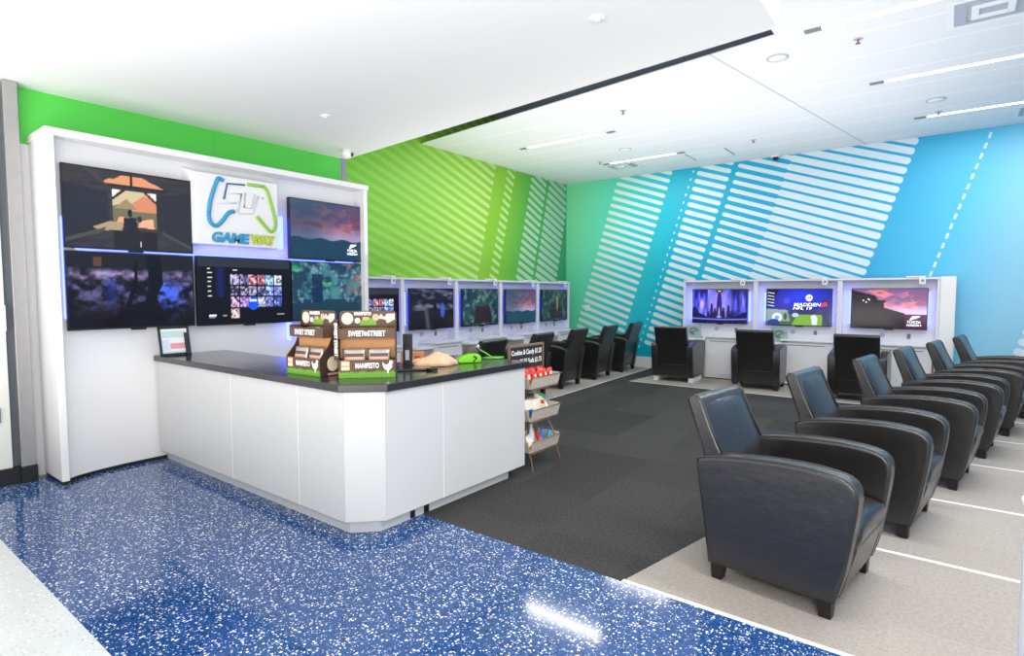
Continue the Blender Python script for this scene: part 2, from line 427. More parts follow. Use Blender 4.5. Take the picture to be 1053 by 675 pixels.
# back base board, door and column at far left
w = MB(); w.box(XL+.001, 2.0, YB-.02, YB, 0, .215); struct(w.build('baseboard_back', M_panel))
w = MB(); w.box(-5.9, -5.76, 1.165, 1.255, .13, 3.128); struct(w.build('trim_21', M_metal, bev=.004))
w = MB(); w.box(-5.9, -5.75, 1.16, 1.262, 0, .13); w.box(-5.9, -5.78, -2, 1.16, 0, .13); struct(w.build('baseboard_left', M_base))
w = MB(); w.box(-6.0, -5.88, -2, 1.165, 0, 3.6); struct(w.build('wall_left', M_wall))
w = MB(); w.box(-5.88, -5.84, 1.125, 1.165, .13, 3.128); struct(w.build('trim_22', M_ventd))
w = MB(); w.box(-5.88, -5.80, .20, 1.12, .13, 3.10); d1 = struct(w.build('door_1', M_door, bev=.004))
w = MB(); w.box(-5.80, -5.775, .98, 1.06, .50, .62); w.build('handle', M_capgrey, d1, bev=.006)
w = MB(); w.box(-5.80, -5.765, 1.072, 1.118, 1.21, 1.41); w.box(-5.766, -5.762, 1.08, 1.11, 1.33, 1.39, M_whitep)
tag(w.build('card_reader', M_whitep, bev=.005), 'small white card reader on the far left door', 'card reader')

# ------------------------------------------------------------------ display wall unit
du = tag(empty('display_unit', (-5.6, 2.8, 0)), 'tall white display unit framing five televisions beside the counter', 'display unit')
def loc(o, root):   # geometry given in world coordinates, parent at root location
    o.parent = root; o.location = (-root.location.x, -root.location.y, -root.location.z); return o
w = MB(); w.box(-5.885, -5.43, 1.335, 1.385, .03, 2.70); loc(w.build('side_panel', M_panel, bev=.004), du)
w = MB(); w.box(-5.885, -5.43, 4.27, 4.32, .03, 2.70); loc(w.build('side_panel', M_panel, bev=.004), du)
w = MB(); w.box(-5.885, -5.415, 1.325, 4.33, 2.70, 2.755); loc(w.build('top_panel', M_panel, bev=.004), du)
# curved back panel
out = []
N = 14
for k in range(N+1):
    a = math.pi/2*k/N
    out.append((-5.62+.16*(1-math.sin(a)), 1.385+.62*(1-math.cos(a))))
out = out + [(-5.62, 4.27), (-5.66, 4.27), (-5.66, 1.95), (-5.66, 1.386)]
w = MB(); w.prism(out, .03, 2.70, 'z'); loc(w.build('back_panel', M_panel), du)
out2 = [(x+.002 if k < N+2 else x, y) for k, (x, y) in enumerate(out)]
w = MB(); w.prism(out, 0, .03, 'z'); w.box(-5.88, -5.44, 1.34, 1.386, 0, .03); w.box(-5.88, -5.66, 4.2, 4.3, 0, .03); loc(w.build('plinth', M_base), du)
# vertical panel seams as shallow strips
# led strips
w = MB(); w.box(-5.525, -5.510, 1.422, 1.431, 1.30, 2.10); w.box(-5.60, -5.52, 3.285, 3.300, 1.96, 2.30); w.box(-5.60, -5.53, 3.36, 3.375, 1.0, 1.20); w.box(-5.58, -5.56, 1.5, 4.2, 1.853, 1.862)
loc(w.build('led_strip', M_led), du)
# logo box
lb = MB()
f0, f1 = [(2.40, 1.955), (3.205, 1.955), (3.205, 2.605), (2.40, 2.605)], [(2.36, 1.955), (3.235, 1.955), (3.235, 2.66), (2.36, 2.66)]
vf = [lb.bm.verts.new((-5.445, y, z)) for y, z in f0]; vb = [lb.bm.verts.new((-5.62, y, z)) for y, z in f1]
lb.bm.faces.new(vf); lb.bm.faces.new(vb[::-1])
for i in range(4): lb.bm.faces.new((vf[i], vb[i], vb[(i+1) % 4], vf[(i+1) % 4]))
lo = lb.build('logo_box', M_panel, bev=.006); loc(lo, du)
def smooth_path(p, n=6):
    P = [Vector(q) for q in p]; o = []
    for i in range(len(P)-1):
        a, b_, c, d = P[max(i-1, 0)], P[i], P[i+1], P[min(i+2, len(P)-1)]
        for k in range(n):
            t = k/n
            o.append(.5*((2*b_)+(-a+c)*t+(2*a-5*b_+4*c-d)*t*t+(-a+3*b_-3*c+d)*t**3))
    o.append(P[-1]); return o
def yz(pts, x): return [(x, y, z) for y, z in pts]
XG = -5.437
w = MB()
w.tube(smooth_path(yz([(2.658,2.555),(2.612,2.570),(2.582,2.505),(2.552,2.42),(2.526,2.322),(2.515,2.21),(2.535,2.150),(2.585,2.132),(2.640,2.185),(2.700,2.262),(2.753,2.283)], XG)), .020, 8)
w.build('logo_horn', M_logob, lo)
w = MB(); w.tube(yz([(2.658,2.386),(2.693,2.535),(2.862,2.546)], XG), .009, 6); w.build('logo_stroke', M_logob2, lo)
w = MB(); w.tube(yz([(2.888,2.556),(3.055,2.560)], XG)+smooth_path(yz([(3.060,2.558),(3.094,2.507),(3.136,2.371),(3.168,2.232),(3.158,2.150),(3.120,2.122),(3.075,2.155),(2.977,2.258)], XG)), .016, 8)
w.build('logo_horn', M_logog, lo)
w = MB()
for pts in ([(2.709,2.447),(2.830,2.456),(2.790,2.290)], [(2.597,2.343),(2.781,2.366)], [(2.785,2.286),(2.810,2.266),(2.939,2.283),(2.996,2.462)], [(2.870,2.470),(2.850,2.33),(2.925,2.33),(2.96,2.47)], [(3.009,2.447),(3.049,2.444)]):
    w.tube(yz(pts, XG-.002), .008, 6)
w.build('logo_stroke', M_logow, lo)
textmesh('logo_lettering', 'GAME', .125, M_logob, lo, frame_mtx((XG+.002, 2.705, 2.022), (0, 1, 0), (0, 0, 1)), .008, bold=.006, width=.36, shear=.15)
textmesh('logo_lettering', 'WAY', .125, M_logoy, lo, frame_mtx((XG+.002, 3.025, 2.025), (0, 1, 0), (0, 0, 1)), .008, bold=.006, width=.25, shear=.15)
for ch in lo.children: ch.matrix_parent_inverse = Matrix.Identity(4)

# ------------------------------------------------------------------ screens
def vnoise(u, v, sx, sy, seed):
    rs = np.random.RandomState(seed); g = rs.rand(int(sy)+3, int(sx)+3)
    x = u*sx; y = v*sy; xi = np.clip(x.astype(int), 0, int(sx)+1); yi = np.clip(y.astype(int), 0, int(sy)+1); fx = x-xi; fy = y-yi
    fx = fx*fx*(3-2*fx); fy = fy*fy*(3-2*fy)
    return (g[yi, xi]*(1-fx)+g[yi, xi+1]*fx)*(1-fy)+(g[yi+1, xi]*(1-fx)+g[yi+1, xi+1]*fx)*fy
def fbm(u, v, sx, sy, seed, o=4):
    t = 0; a = .5
    for i in range(o): t = t+a*vnoise(u, v, sx*2**i, sy*2**i, seed+i); a *= .5
    return t
class Pic:
    def __init__(s, rgb):
        s.nu, s.nv = 150, 84
        s.u, s.v = np.meshgrid(np.linspace(0, 1, s.nu), np.linspace(0, 1, s.nv))
        s.c = np.ones((s.nv, s.nu, 3))*np.array(rgb, float)
    def blend(s, m, rgb):
        m = np.clip(np.asarray(m, float), 0, 1)[..., None]; s.c = s.c*(1-m)+np.asarray(rgb, float)*m
    def rect(s, x0, x1, y0, y1, rgb, a=1): s.blend(((s.u >= x0) & (s.u <= x1) & (s.v >= y0) & (s.v <= y1))*a, rgb)
    def ell(s, x, y, rx, ry, rgb, a=1, soft=0):
        d = ((s.u-x)/rx)**2+((s.v-y)/ry)**2
        s.blend(a*(d < 1) if not soft else a*np.clip((1-d)/soft, 0, 1), rgb)
    def poly(s, pts, rgb, a=1):
        ins = np.zeros(s.u.shape, bool); n = len(pts)
        for i in range(n):
            x0, y0 = pts[i]; x1, y1 = pts[(i+1) % n]
            if y0 == y1: continue
            c = ((y0 > s.v) != (y1 > s.v)) & (s.u < (x1-x0)*(s.v-y0)/(y1-y0)+x0)
            ins ^= c
        s.blend(ins*a, rgb)
def sky_sunset(p, dark):
    n = fbm(p.u*1.0+p.v*.4, p.v, 4, 7, 3)
    p.blend(np.ones_like(p.u), (110, 80, 120))
    p.blend(np.clip((p.v-.55)*1.4, 0, 1), (80, 60, 100))
    p.blend(np.clip((n-.42)*5, 0, 1), (205, 110, 110)); p.blend(np.clip((n-.58)*6, 0, 1)*.8, (90, 55, 85))
    p.blend(np.clip(1-np.abs(p.v-.38)*5+p.u*.2, 0, 1), (170, 150, 190))
    p.c *= dark
def pic_barn():
    p = Pic((44, 42, 46))
    p.blend(np.clip(fbm(p.u, p.v, 8, 30, 5)-.35, 0, .4), (70, 66, 72))
    p.poly([(0, 0), (.32, .25), (.32, .72), (0, .8)], (36, 36, 42))
    p.poly([(1, 0), (.70, .28), (.70, .72), (1, .85)], (40, 40, 44))
    for y, x0, x1 in ((.95, .40, .62), (.885, .30, .72)):
        p.poly([(x0-.03, y-.05), (x1+.05, y-.05), (x1-.03, y+.012), (x0+.03, y+.012)], (196, 132, 96))
    p.rect(.495, .515, .8, .99, (38, 34, 34)); p.rect(.2, .8, .80, .83, (38, 34, 34))
    p.rect(.35, .70, .28, .77, (180, 165, 130))
    p.poly([(.35, .28), (.70, .28), (.70, .55), (.55, .62), (.45, .60), (.35, .55)], (96, 96, 72))
    p.poly([(.50, .5), (.70, .5), (.70, .68), (.60, .72), (.50, .60)], (186, 120, 88))
    p.poly([(.36, .52), (.46, .66), (.55, .52)], (140, 118, 84))
    p.poly([(.35, .77), (.41, .77), (.35, .66)], (225, 222, 215)); p.poly([(.70, .77), (.64, .77), (.70, .66)], (225, 222, 215))
    p.poly([(.35, .62), (.46, .77), (.43, .77), (.35, .66)], (40, 34, 32)); p.poly([(.70, .62), (.59, .77), (.62, .77), (.70, .66)], (40, 34, 32))
    p.poly([(.55, .30), (.68, .28), (.67, .42), (.56, .38)], (212, 150, 120)); p.poly([(.38, .34), (.44, .34), (.44, .42), (.40, .42)], (205, 140, 110))
    p.poly([(.20, .26), (.33, .35), (.43, .34), (.42, .24), (.24, .22)], (150, 132, 104))
    p.ell(.485, .47, .018, .05, (28, 26, 34)); p.poly([(.43, .40), (.53, .42), (.55, .22), (.44, .22)], (34, 30, 42)); p.ell(.56, .40, .02, .04, (50, 40, 40))
    p.rect(.35, .70, .0, .235, (34, 31, 32))
    p.poly([(0, .10), (.30, .27), (.28, .2), (0, .05)], (66, 64, 60)); p.poly([(1, .02), (.74, .22), (.75, .26), (1, .07)], (62, 62, 58))
    p.rect(.558, .564, .03, .10, (210, 200, 190)); p.rect(.53, .59, .025, .035, (190, 190, 190))
    p.poly([(.13, 1), (.2, 1), (.33, .80), (.30, .80)], (54, 54, 62)); return p
def pic_ground():
    p = Pic((14, 13, 20))
    n = fbm(p.u, p.v, 18, 15, 11, 4); band = np.exp(-((p.v-.52)/.24)**2)
    p.blend(np.clip(band*(n-.40)*4, 0, 1)*.8, (92, 88, 135))
    p.blend(np.clip(np.exp(-((p.v-.72)/.07)**2)*1.1*np.clip(n*1.6-.3, 0, 1), 0, 1), (150, 130, 170))
    p.blend(np.clip(np.exp(-(((p.u-.78)/.12)**2+((p.v-.42)/.22)**2))*(n-.3)*3, 0, 1), (60, 90, 220))
    p.blend(np.clip(np.exp(-(((p.u-.32)/.05)**2+((p.v-.5)/.2)**2))*.5, 0, 1), (30, 50, 150))
    p.blend((p.v > .8)*1., (24, 25, 28)); p.rect(.19, .25, .82, .95, (110, 64, 50), .7)
    p.poly([(.60, 1), (.72, 1), (.74, .6), (.68, .42), (.74, .15), (.80, .05), (.36, .12), (.44, .28), (.58, .36), (.62, .6)], (10, 10, 18))
    p.rect(.50, .53, .45, .9, (14, 12, 22)); p.poly([(.42, .26), (.47, .30), (.53, .65), (.5, .66)], (10, 10, 16))
    p.blend((fbm(p.u, p.v, 90, 40, 4, 1) > .49)*band*(p.v < .7)*.8, (190, 190, 230)); return p
def pic_menu(full=True):
    p = Pic((13, 13, 20)); rs = np.random.RandomState(9)
    p.rect(0, 1, .86, 1, (38, 42, 50)); p.blend(np.clip(1-np.abs(p.u-.22)/.06, 0, 1)*(p.v > .4)*(p.v < .85)*.8, (22, 30, 110))
    for k, y in enumerate((.82, .76, .69, .63, .56, .49, .42)):
        p.rect(.09, .09+.03+.03*rs.rand(), y, y+.012, (220, 220, 230))
    p.rect(.1, .17, .12, .135, (230, 230, 240)); p.rect(.1, .16, .09, .10, (150, 150, 170)); p.rect(.24, .28, .12, .13, (180, 180, 200))
    p.rect(.35, .40, .81, .825, (220, 220, 230)); p.rect(.84, .93, .12, .13, (170, 175, 190))
    cols = [(150, 140, 190), (60, 60, 110), (170, 90, 90), (140, 70, 80), (110, 170, 200), (180, 190, 200), (40, 40, 60), (60, 50, 80), (120, 120, 150), (80, 80, 120), (120, 150, 220), (90, 110, 180), (190, 150, 180), (150, 110, 190), (40, 80, 210), (150, 160, 180), (80, 90, 170), (60, 80, 170), (180, 160, 150)]
    i = 0
    for r_ in range(4):
        for c in range(6 if r_ < 3 else 1):
            x = .325+c*.098; y = .60-r_*.175
            if full is False and r_ > 1: continue
            p.rect(x, x+.088, y, y+.15, cols[i % 19]); sd = i*5
            n = vnoise((p.u-x)*10, np.clip((p.v-y)*6, 0, 1), 8, 6, sd) if False else fbm(p.u, p.v, 60, 36, sd, 2)
            ins = (p.u >= x) & (p.u <= x+.088) & (p.v >= y) & (p.v <= y+.15)
            p.blend(ins*np.clip((n-.4)*4, 0, 1)*.9, (225, 220, 235)); p.blend(ins*np.clip((.34-n)*6, 0, 1), (20, 20, 40)); i += 1
    p.ell(.57, .30, .058, .10, (30, 70, 200)); p.rect(.53, .61, .33, .37, (180, 205, 245))
    return p
def pic_sunset_teal():
    p = Pic((40, 60, 85)); sky_sunset(p, .8)
    p.blend(np.clip((p.v-.5)*1.6, 0, .75)*np.clip(1.2-p.u, 0, 1), (44, 66, 92)); p.blend(np.clip(1-p.u*1.6, 0, .6), (40, 62, 84))
    p.blend(p.v < .35+.02*np.sin(p.u*20), (24, 52, 72)); p.blend((p.v < .36)*np.clip(fbm(p.u, p.v, 12, 8, 2)-.4, 0, .5), (20, 70, 80)); return p
def pic_teal(seed=21):
    p = Pic((26, 52, 72)); n = fbm(p.u, p.v, 7, 5, seed)
    p.blend(np.clip((n-.45)*5, 0, 1)*(p.v > .35), (60, 110, 120)); n2 = fbm(p.u, p.v, 9, 8, seed+9)
    p.blend(np.clip((n2-.54)*9, 0, 1)*(p.v > .45), (40, 130, 80)); p.blend(np.clip((n2-.5)*8, 0, 1)*(p.u > .65)*(p.v > .45)*.7, (120, 60, 80))
    p.blend(np.clip((fbm(p.u, p.v, 24, 14, seed+4)-.55)*8, 0, 1)*(p.v > .3)*.5, (150, 170, 180)); p.rect(.26, .40, .3, .8, (14, 34, 62), .8); p.blend(np.clip(.35-p.v, 0, .35)*2, (20, 40, 50)); return p
def pic_storm():
    p = Pic((20, 22, 28)); n = fbm(p.u, p.v, 5, 9, 31)
    p.blend(np.clip((n-.42)*4, 0, 1)*(p.v > .45), (90, 95, 115)); p.blend(np.exp(-((p.u-.4+.1*p.v)/.05)**2)*(p.v < .6)*.6, (90, 90, 100))
    p.ell(.74, .45, .06, .22, (50, 80, 170), .9, .5); p.poly([(.5, .5), (.56, .7), (.62, .5), (.6, .3)], (14, 14, 20)); return p
def pic_forest():
    p = Pic((30, 58, 62)); n = fbm(p.u, p.v, 14, 9, 41); p.blend(np.clip((n-.5)*6, 0, 1), (80, 110, 100)); p.blend(np.clip((.42-n)*6, 0, 1), (18, 34, 44))
    p.poly([(.3, .05), (.34, .5), (.45, .55), (.55, .5), (.7, .58), (.8, .4), (.82, .05)], (34, 26, 34)); return p
def pic_castle():
    p = Pic((22, 20, 90)); n = fbm(p.u, p.v*.3, 20, 6, 51)
    p.blend(np.clip((n-.34)*4, 0, 1), (84, 88, 225)); p.blend(np.clip((n-.58)*7, 0, 1), (170, 150, 235))
    p.ell(.5, .55, .30, .7, (140, 130, 240), .8, .8)
    p.poly([(.44, .2), (.46, .75), (.485, 1), (.52, 1), (.54, .75), (.56, .2)], (40, 30, 90)); p.ell(.5, .95, .07, .06, (60, 40, 70)); p.rect(.47, .53, .93, .97, (235, 200, 170), .8)
    p.poly([(0, 0), (0, .45), (.05, .5), (.12, .3), (.3, .16), (.75, .14), (.9, .3), (1, .35), (1, 0)], (20, 18, 62))
    for x, h in ((.36, .55), (.42, .40), (.58, .42), (.67, .50), (.73, .34), (.30, .3)):
        p.poly([(x-.035, .12), (x-.02, h), (x, h+.06), (x+.02, h), (x+.04, .12)], (30, 24, 70))
    p.blend(np.exp(-((p.v-.10-.1*(p.u-.5)**2)/.02)**2)*.9, (120, 130, 230)); p.ell(.5, .3, .012, .2, (215, 205, 240), .8, .6)
    p.blend((fbm(p.u, p.v, 60, 40, 8, 1) > .46)*(p.v < .35)*.5, (150, 110, 200)); return p
def pic_football():
    p = Pic((14, 22, 120)); n = fbm(p.u, p.v, 12, 8, 61)
    p.blend(np.exp(-(((p.u-.55)/.35)**2+((p.v-.75)/.3)**2))*.9, (40, 60, 220)); p.poly([(0, 1), (.2, 1), (0, .4)], (12, 14, 40))
    for k in range(5): p.poly([(0.01, .92-.09*k), (.12, .89-.09*k), (.12, .875-.09*k), (.01, .905-.09*k)], (225, 230, 245))
    p.rect(0, 1, .0, .42, (60, 90, 70)); p.poly([(.4, 0), (.5, .3), (.85, .3), (.95, 0)], (110, 150, 60)); p.rect(.35, 1, .30, .45, (46, 52, 96)); p.poly([(0, .1), (0, .45), (.33, .42), (.38, .1)], (120, 140, 140))
    p.ell(.17, .20, .08, .13, (205, 215, 240)); p.ell(.17, .2, .04, .06, (120, 140, 190)); p.ell(.12, .06, .1, .1, (40, 60, 120))
    p.poly([(.72, .02), (.70, .26), (.76, .30), (.80, .2), (.79, .02)], (190, 205, 225)); p.ell(.32, .68, .05, .09, (70, 60, 190), .9); p.ell(.30, .24, .03, .1, (60, 80, 60))
    p.ell(.665, .76, .052, .09, (230, 235, 250)); p.ell(.46, .28, .05, .06, (200, 205, 220), .8); p.rect(.87, .98, 0, .7, (30, 26, 90), .7)
    return p
def pic_tank():
    p = Pic((0, 0, 0)); sky_sunset(p, 1.15); p.blend(np.clip(.75-p.v, 0, 1)*np.clip(p.u-.35, 0, 1)*1.6, (200, 170, 210))
    p.poly([(0, 0), (0, .98), (.10, .93), (.2, .88), (.32, .83), (.36, .72), (.47, .70), (.46, .66), (.44, .64), (.45, .52), (.55, .47), (.72, .38), (.74, 0)], (26, 17, 25))
    p.rect(.72, 1, 0, .36, (62, 26, 52)); p.blend((p.v < .5)*(p.u < .72)*np.clip(fbm(p.u, p.v, 8, 5, 3)-.5, 0, .3), (44, 24, 32))
    for x, y in ((.16, .70), (.2, .66), (.24, .72), (.23, .74)): p.ell(x, y, .012, .015, (225, 225, 235))
    return p
def make_tv(w_, h_, pic, name='television', marks=None, depth=.045):
    """local: x right 0..w, z up 0..h, screen faces -y at y=0"""
    root = empty(name)
    m_ = MB(); m_.box(0, w_, .002, depth, 0, h_); m_.box(w_*.2, w_*.8, depth, depth+.03, h_*.2, h_*.75)
    m_.build('casing', M_black, root, bev=.003)
    m_ = MB(); t = .010
    m_.box(0, w_, -.004, .004, 0, t*1.5); m_.box(0, w_, -.004, .004, h_-t, h_); m_.box(0, t, -.004, .004, t, h_-t); m_.box(w_-t, w_, -.004, .004, t, h_-t)
    m_.build('bezel', M_black, root)
    m_ = MB(); m_.box(w_*.46, w_*.58, -.008, .01, -.014, .004); m_.build('sensor_bar', M_black, root, bev=.002)
    p = pic; nu, nv = p.nu, p.nv
    X = t+(w_-2*t)*p.u; Z = t*1.5+(h_-2.5*t)*p.v
    V = np.stack([X, np.full_like(X, -.0005), Z], -1).reshape(-1, 3)
    idx = np.arange(nu*nv).reshape(nv, nu)
    F = np.stack([idx[:-1, :-1], idx[:-1, 1:], idx[1:, 1:], idx[1:, :-1]], -1).reshape(-1, 4)
    me = bpy.data.meshes.new('screen'); me.from_pydata(V.tolist(), [], F.tolist())
    at = me.color_attributes.new('Col', 'FLOAT_COLOR', 'POINT')
    c = np.clip(p.c, 0, 255)/255; c = np.where(c <= .04045, c/12.92, ((c+.055)/1.055)**2.4)
    rgba = np.concatenate([c.reshape(-1, 3), np.ones((nu*nv, 1))], 1).astype(np.float32).ravel()
    at.data.foreach_set('color', rgba); me.materials.append(M_screen)
    s = bpy.data.objects.new('screen', me); C.objects.link(s); s.parent = root
    return root, s
def forza(s, w_, h_, sc=1.0):
    # F mark, wordmark and a block line at the lower right
    x, z = w_*.835, h_*.23
    m_ = MB(); m_.prism([(x-.045*sc, z+.0), (x-.02*sc, z+.045*sc), (x+.06*sc, z+.05*sc), (x+.045*sc, z+.03*sc), (x+.0*sc, z+.028*sc), (x+.03*sc, z+.018*sc), (x-.01*sc, z+.014*sc), (x-.025*sc, z)], -.0035, -.0015, 'y')
    m_.build('game_mark', M_text_e, s)
    textmesh('lettering', 'FORZA', .044*sc, M_text_e, s, frame_mtx((x, -.003, z-.025*sc), (1, 0, 0), (0, 0, 1)), .0005, bold=.0004, width=.13*sc)
    textmesh('lettering', 'HORIZON 4', .034*sc, M_text_e, s, frame_mtx((x, -.003, z-.062*sc), (1, 0, 0), (0, 0, 1)), .0005, bold=.0008, width=.14*sc)
def place_tv(pic, w_, h_, origin, rz, label, group, marks=None, **k):
    r, s = make_tv(w_, h_, pic, **k)
    if marks: marks(s, w_, h_)
    r.location = origin; r.rotation_euler = (0, 0, rz); tag(r, label, 'television', group); return r
G1 = 'televisions on the display unit'
rz = R(90)   # local x -> +Y, front faces +X
X5 = -5.5
place_tv(pic_barn(), .958, .655, (X5, 1.433, 1.862), rz, 'television showing a view from inside a barn, above the left end of the counter', G1)
place_tv(pic_ground(), .955, .635, (X5, 1.433, 1.205), rz, 'television showing purple moonlit ground and a dark figure, lower left of the display unit', G1)
place_tv(pic_menu(), .935, .652, (X5, 2.420, 1.198), rz, 'television showing a game library menu, under the controller logo', G1)
place_tv(pic_sunset_teal(), .940, .640, (X5, 3.362, 1.868), rz, 'television showing a dim teal sunset, right of the controller logo', G1, forza)
place_tv(pic_teal(), .945, .640, (X5, 3.367, 1.205), rz, 'television showing a murky blue green scene, lower right of the display unit', G1)

# ------------------------------------------------------------------ gaming stations
def make_station(W_, glow=True):
    """local: x right 0..W, front faces -y at y=0, back at y=.46"""
    r = empty('gaming_station'); D = .46; H = 1.735
    for x0 in (0, W_-.035):
        m_ = MB(); m_.box(x0, x0+.035, 0, D, 0, H-.03); m_.build('side_panel', M_station, r, bev=.003)
    m_ = MB(); m_.box(0, W_, -.01, D, H-.03, H); m_.build('top_panel', M_station, r, bev=.003)
    m_ = MB(); m_.box(.035, W_-.035, .17, .20, 0, H-.03); m_.build('back_panel', M_station, r)
    # tab with a small controller mark hanging over the top edge
    tx = W_*.80
    m_ = MB(); m_.box(tx-.16, tx+.08, -.02, .05, H, H+.022); m_.box(tx+.0, tx+.08, -.028, -.011, H-.10, H+.02); t = m_.build('sign_tab', M_panel, r, bev=.003)
    m_ = MB(); m_.prism([(tx+.02, H-.085), (tx+.03, H-.03), (tx+.055, H-.03), (tx+.065, H-.085), (tx+.05, H-.06), (tx+.035, H-.06)], -.031, -.027, 'y'); m_.build('tab_mark', M_capgrey, t)
    # led strip behind the screen
    m_ = MB(); m_.box(.12, .135, .09, .165, 1.02, 1.52); m_.box(W_-.14, W_-.125, .12, .165, 1.02, 1.52); m_.build('led_strip', M_led, r)
    # sockets
    m_ = MB(); m_.prism([(W_*.45+.035*math.cos(a), .86+.035*math.sin(a)) for a in [k*math.pi/8 for k in range(16)]], .158, .17, 'y'); m_.build('cable_grommet', M_outlet, r)
    m_ = MB(); m_.box(W_*.70, W_*.70+.045, .16, .17, .82, .89); m_.box(W_*.70+.012, W_*.70+.032, .158, .16, .84, .87, M_capgrey); m_.build('socket', M_outlet, r)
    # low shelf and drawer cabinet
    m_ = MB()
    m_.prism([(.035, .17), (.035, -.10), (.08, -.20), (.20, -.25), (.38, -.24), (.47, -.18), (.47, .17)], .665, .700, 'z')
    m_.build('shelf', M_desk, r, bev=.004)
    m_ = MB(); m_.box(.47, W_-.06, -.16, .17, .02, .725); cab = m_.build('cabinet', M_desk, r, bev=.003)
    m_ = MB(); m_.box(.46, W_-.05, -.20, .17, .725, .755); m_.build('cabinet_top', M_desk, cab, bev=.004)
    m_ = MB(); m_.box(.50, W_-.09, -.172, -.16, .08, .69); d_ = m_.build('door', M_desk, cab, bev=.003)
    m_ = MB(); m_.box(.55, W_-.16, -.176, -.171, .66, .672); m_.build('handle_slot', M_capgrey, d_)
    return r
BW = 1.258
bx = [-3.87+BW*i for i in range(3)]
lab = ['white gaming station left of the back row, nearest the corner', 'white gaming station in the middle of the back row', 'white gaming station at the right end of the back row']
s0 = make_station(BW)
for i in range(3):
    s = s0 if i == 0 else copy_tree(s0)
    s.location = (bx[i], 10.25, 0); tag(s, lab[i], 'gaming station', 'gaming stations along the blue wall')
w = MB(); w.box(-.095, .085, 10.22, 10.72, 0, 1.745); w.box(-.085, .075, 10.215, 10.22, .05, 1.70)
tag(w.build('end_panel', M_panel, bev=.004), 'plain white end box closing the back row of stations', 'panel')
def fb_marks(s, w_, h_):
    textmesh('lettering', 'MADDEN', .075, M_text_e, s, frame_mtx((w_*.63, -.003, h_*.57), (1, 0, 0), (0, 0, 1)), .0005, bold=.001, width=.40, shear=.2)
    textmesh('lettering', 'NFL 19', .065, M_text_e, s, frame_mtx((w_*.56, -.003, h_*.475), (1, 0, 0), (0, 0, 1)), .0005, bold=.001, width=.28, shear=.2)
    m_ = MB(); m_.prism([(w_*.84, h_*.52), (w_*.93, h_*.55), (w_*.92, h_*.64), (w_*.87, h_*.62)], -.0035, -.0015, 'y'); m_.build('red_mark', M_text_r, s)
    textmesh('lettering', 'EA', .05, mat('screen_navy', (20, 30, 110), .4), s, frame_mtx((w_*.665, -.003, h_*.76), (1, 0, 0), (0, 0, 1)), .0005, bold=.002, shear=.2)
G2 = 'televisions on the back row of stations'
place_tv(pic_castle(), .965, .615, (-3.72, 10.31, .965), 0, 'television showing a violet blue fantasy castle scene, left one of the back row', G2)
place_tv(pic_football(), .985, .615, (-2.45, 10.31, .965), 0, 'television showing a football game title, middle of the back row', G2, fb_marks)
place_tv(pic_tank(), .975, .618, (-1.205, 10.31, .962), 0, 'television showing a dark vehicle before a pink sunset sky, back row', G2, lambda s, a, b_: forza(s, a, b_, 1.25))
# left row
LW = 1.163
s1 = make_station(LW)
labs = ['white gaming station along the green wall, partly hidden behind the snack boxes', 'white gaming station showing a dark storm screen, along the green wall', 'white gaming station with the misty forest screen, along the green wall', 'white gaming station with the pink sunset screen, along the green wall', 'white gaming station at the corner of green and blue walls']
for i in range(5):
    s = s1 if i == 0 else copy_tree(s1)
    s.location = (-6.38, 4.535+LW*i, 0); s.rotation_euler = (0, 0, rz)
    # scale depth to reach the wall
    tag(s, labs[i], 'gaming station', 'gaming stations along the green wall')
for o in list(s1.children_recursive): pass
pics = [(pic_menu(False), 'television showing a few menu tiles, beside the large display unit'), (pic_storm(), 'television showing a stormy grey scene, second along the green wall'),
        (pic_forest(), 'television showing a misty green forest, third along the green wall'), (pic_sunset_teal(), 'television showing a small pink and teal sunset, fourth along the green wall'),
        (pic_forest(), 'television showing a green scene with a tan figure, nearest the wall corner')]
pics[4][0].ell(.6, .55, .05, .3, (150, 120, 80), .8, .5)
pics[4][0].c *= .8
for i, (p, l) in enumerate(pics):
    place_tv(p, .945, .635, (-6.40, 4.535+LW*i+.155, .945), rz, l, 'televisions on the left row of stations')

# game controller stand / glass plaque on the shelves of the back stations
def plaque(x, y, z, label):
    r = tag(empty('glass_plaque', (x, y, z)), label, 'plaque', 'glass plaques on the station shelves')
    m_ = MB(); m_.box(-.13, .13, -.012, .012, .03, .235); pl = m_.build('pane', M_dglass, r, bev=.004)
    m_ = MB(); m_.tube([(.07*math.cos(a), -.014, .135+.055*math.sin(a)) for a in [k*.35 for k in range(15)]], .012, 6); m_.tube([(-.05, -.014, .10), (0, -.014, .125), (.06, -.014, .17)], .012, 6)
    m_.build('engraving', M_outlet if False else M_capgrey, pl)
    m_ = MB(); m_.box(-.14, .14, -.05, .05, 0, .03); m_.build('foot', M_dglass, r, bev=.003)
    return r
plaque(-3.62, 10.14, .701, 'glass plaque with a swirl emblem left of the violet castle screen chair')
plaque(-2.19, 10.14, .701, 'glass plaque with a swirl emblem below the football screen')

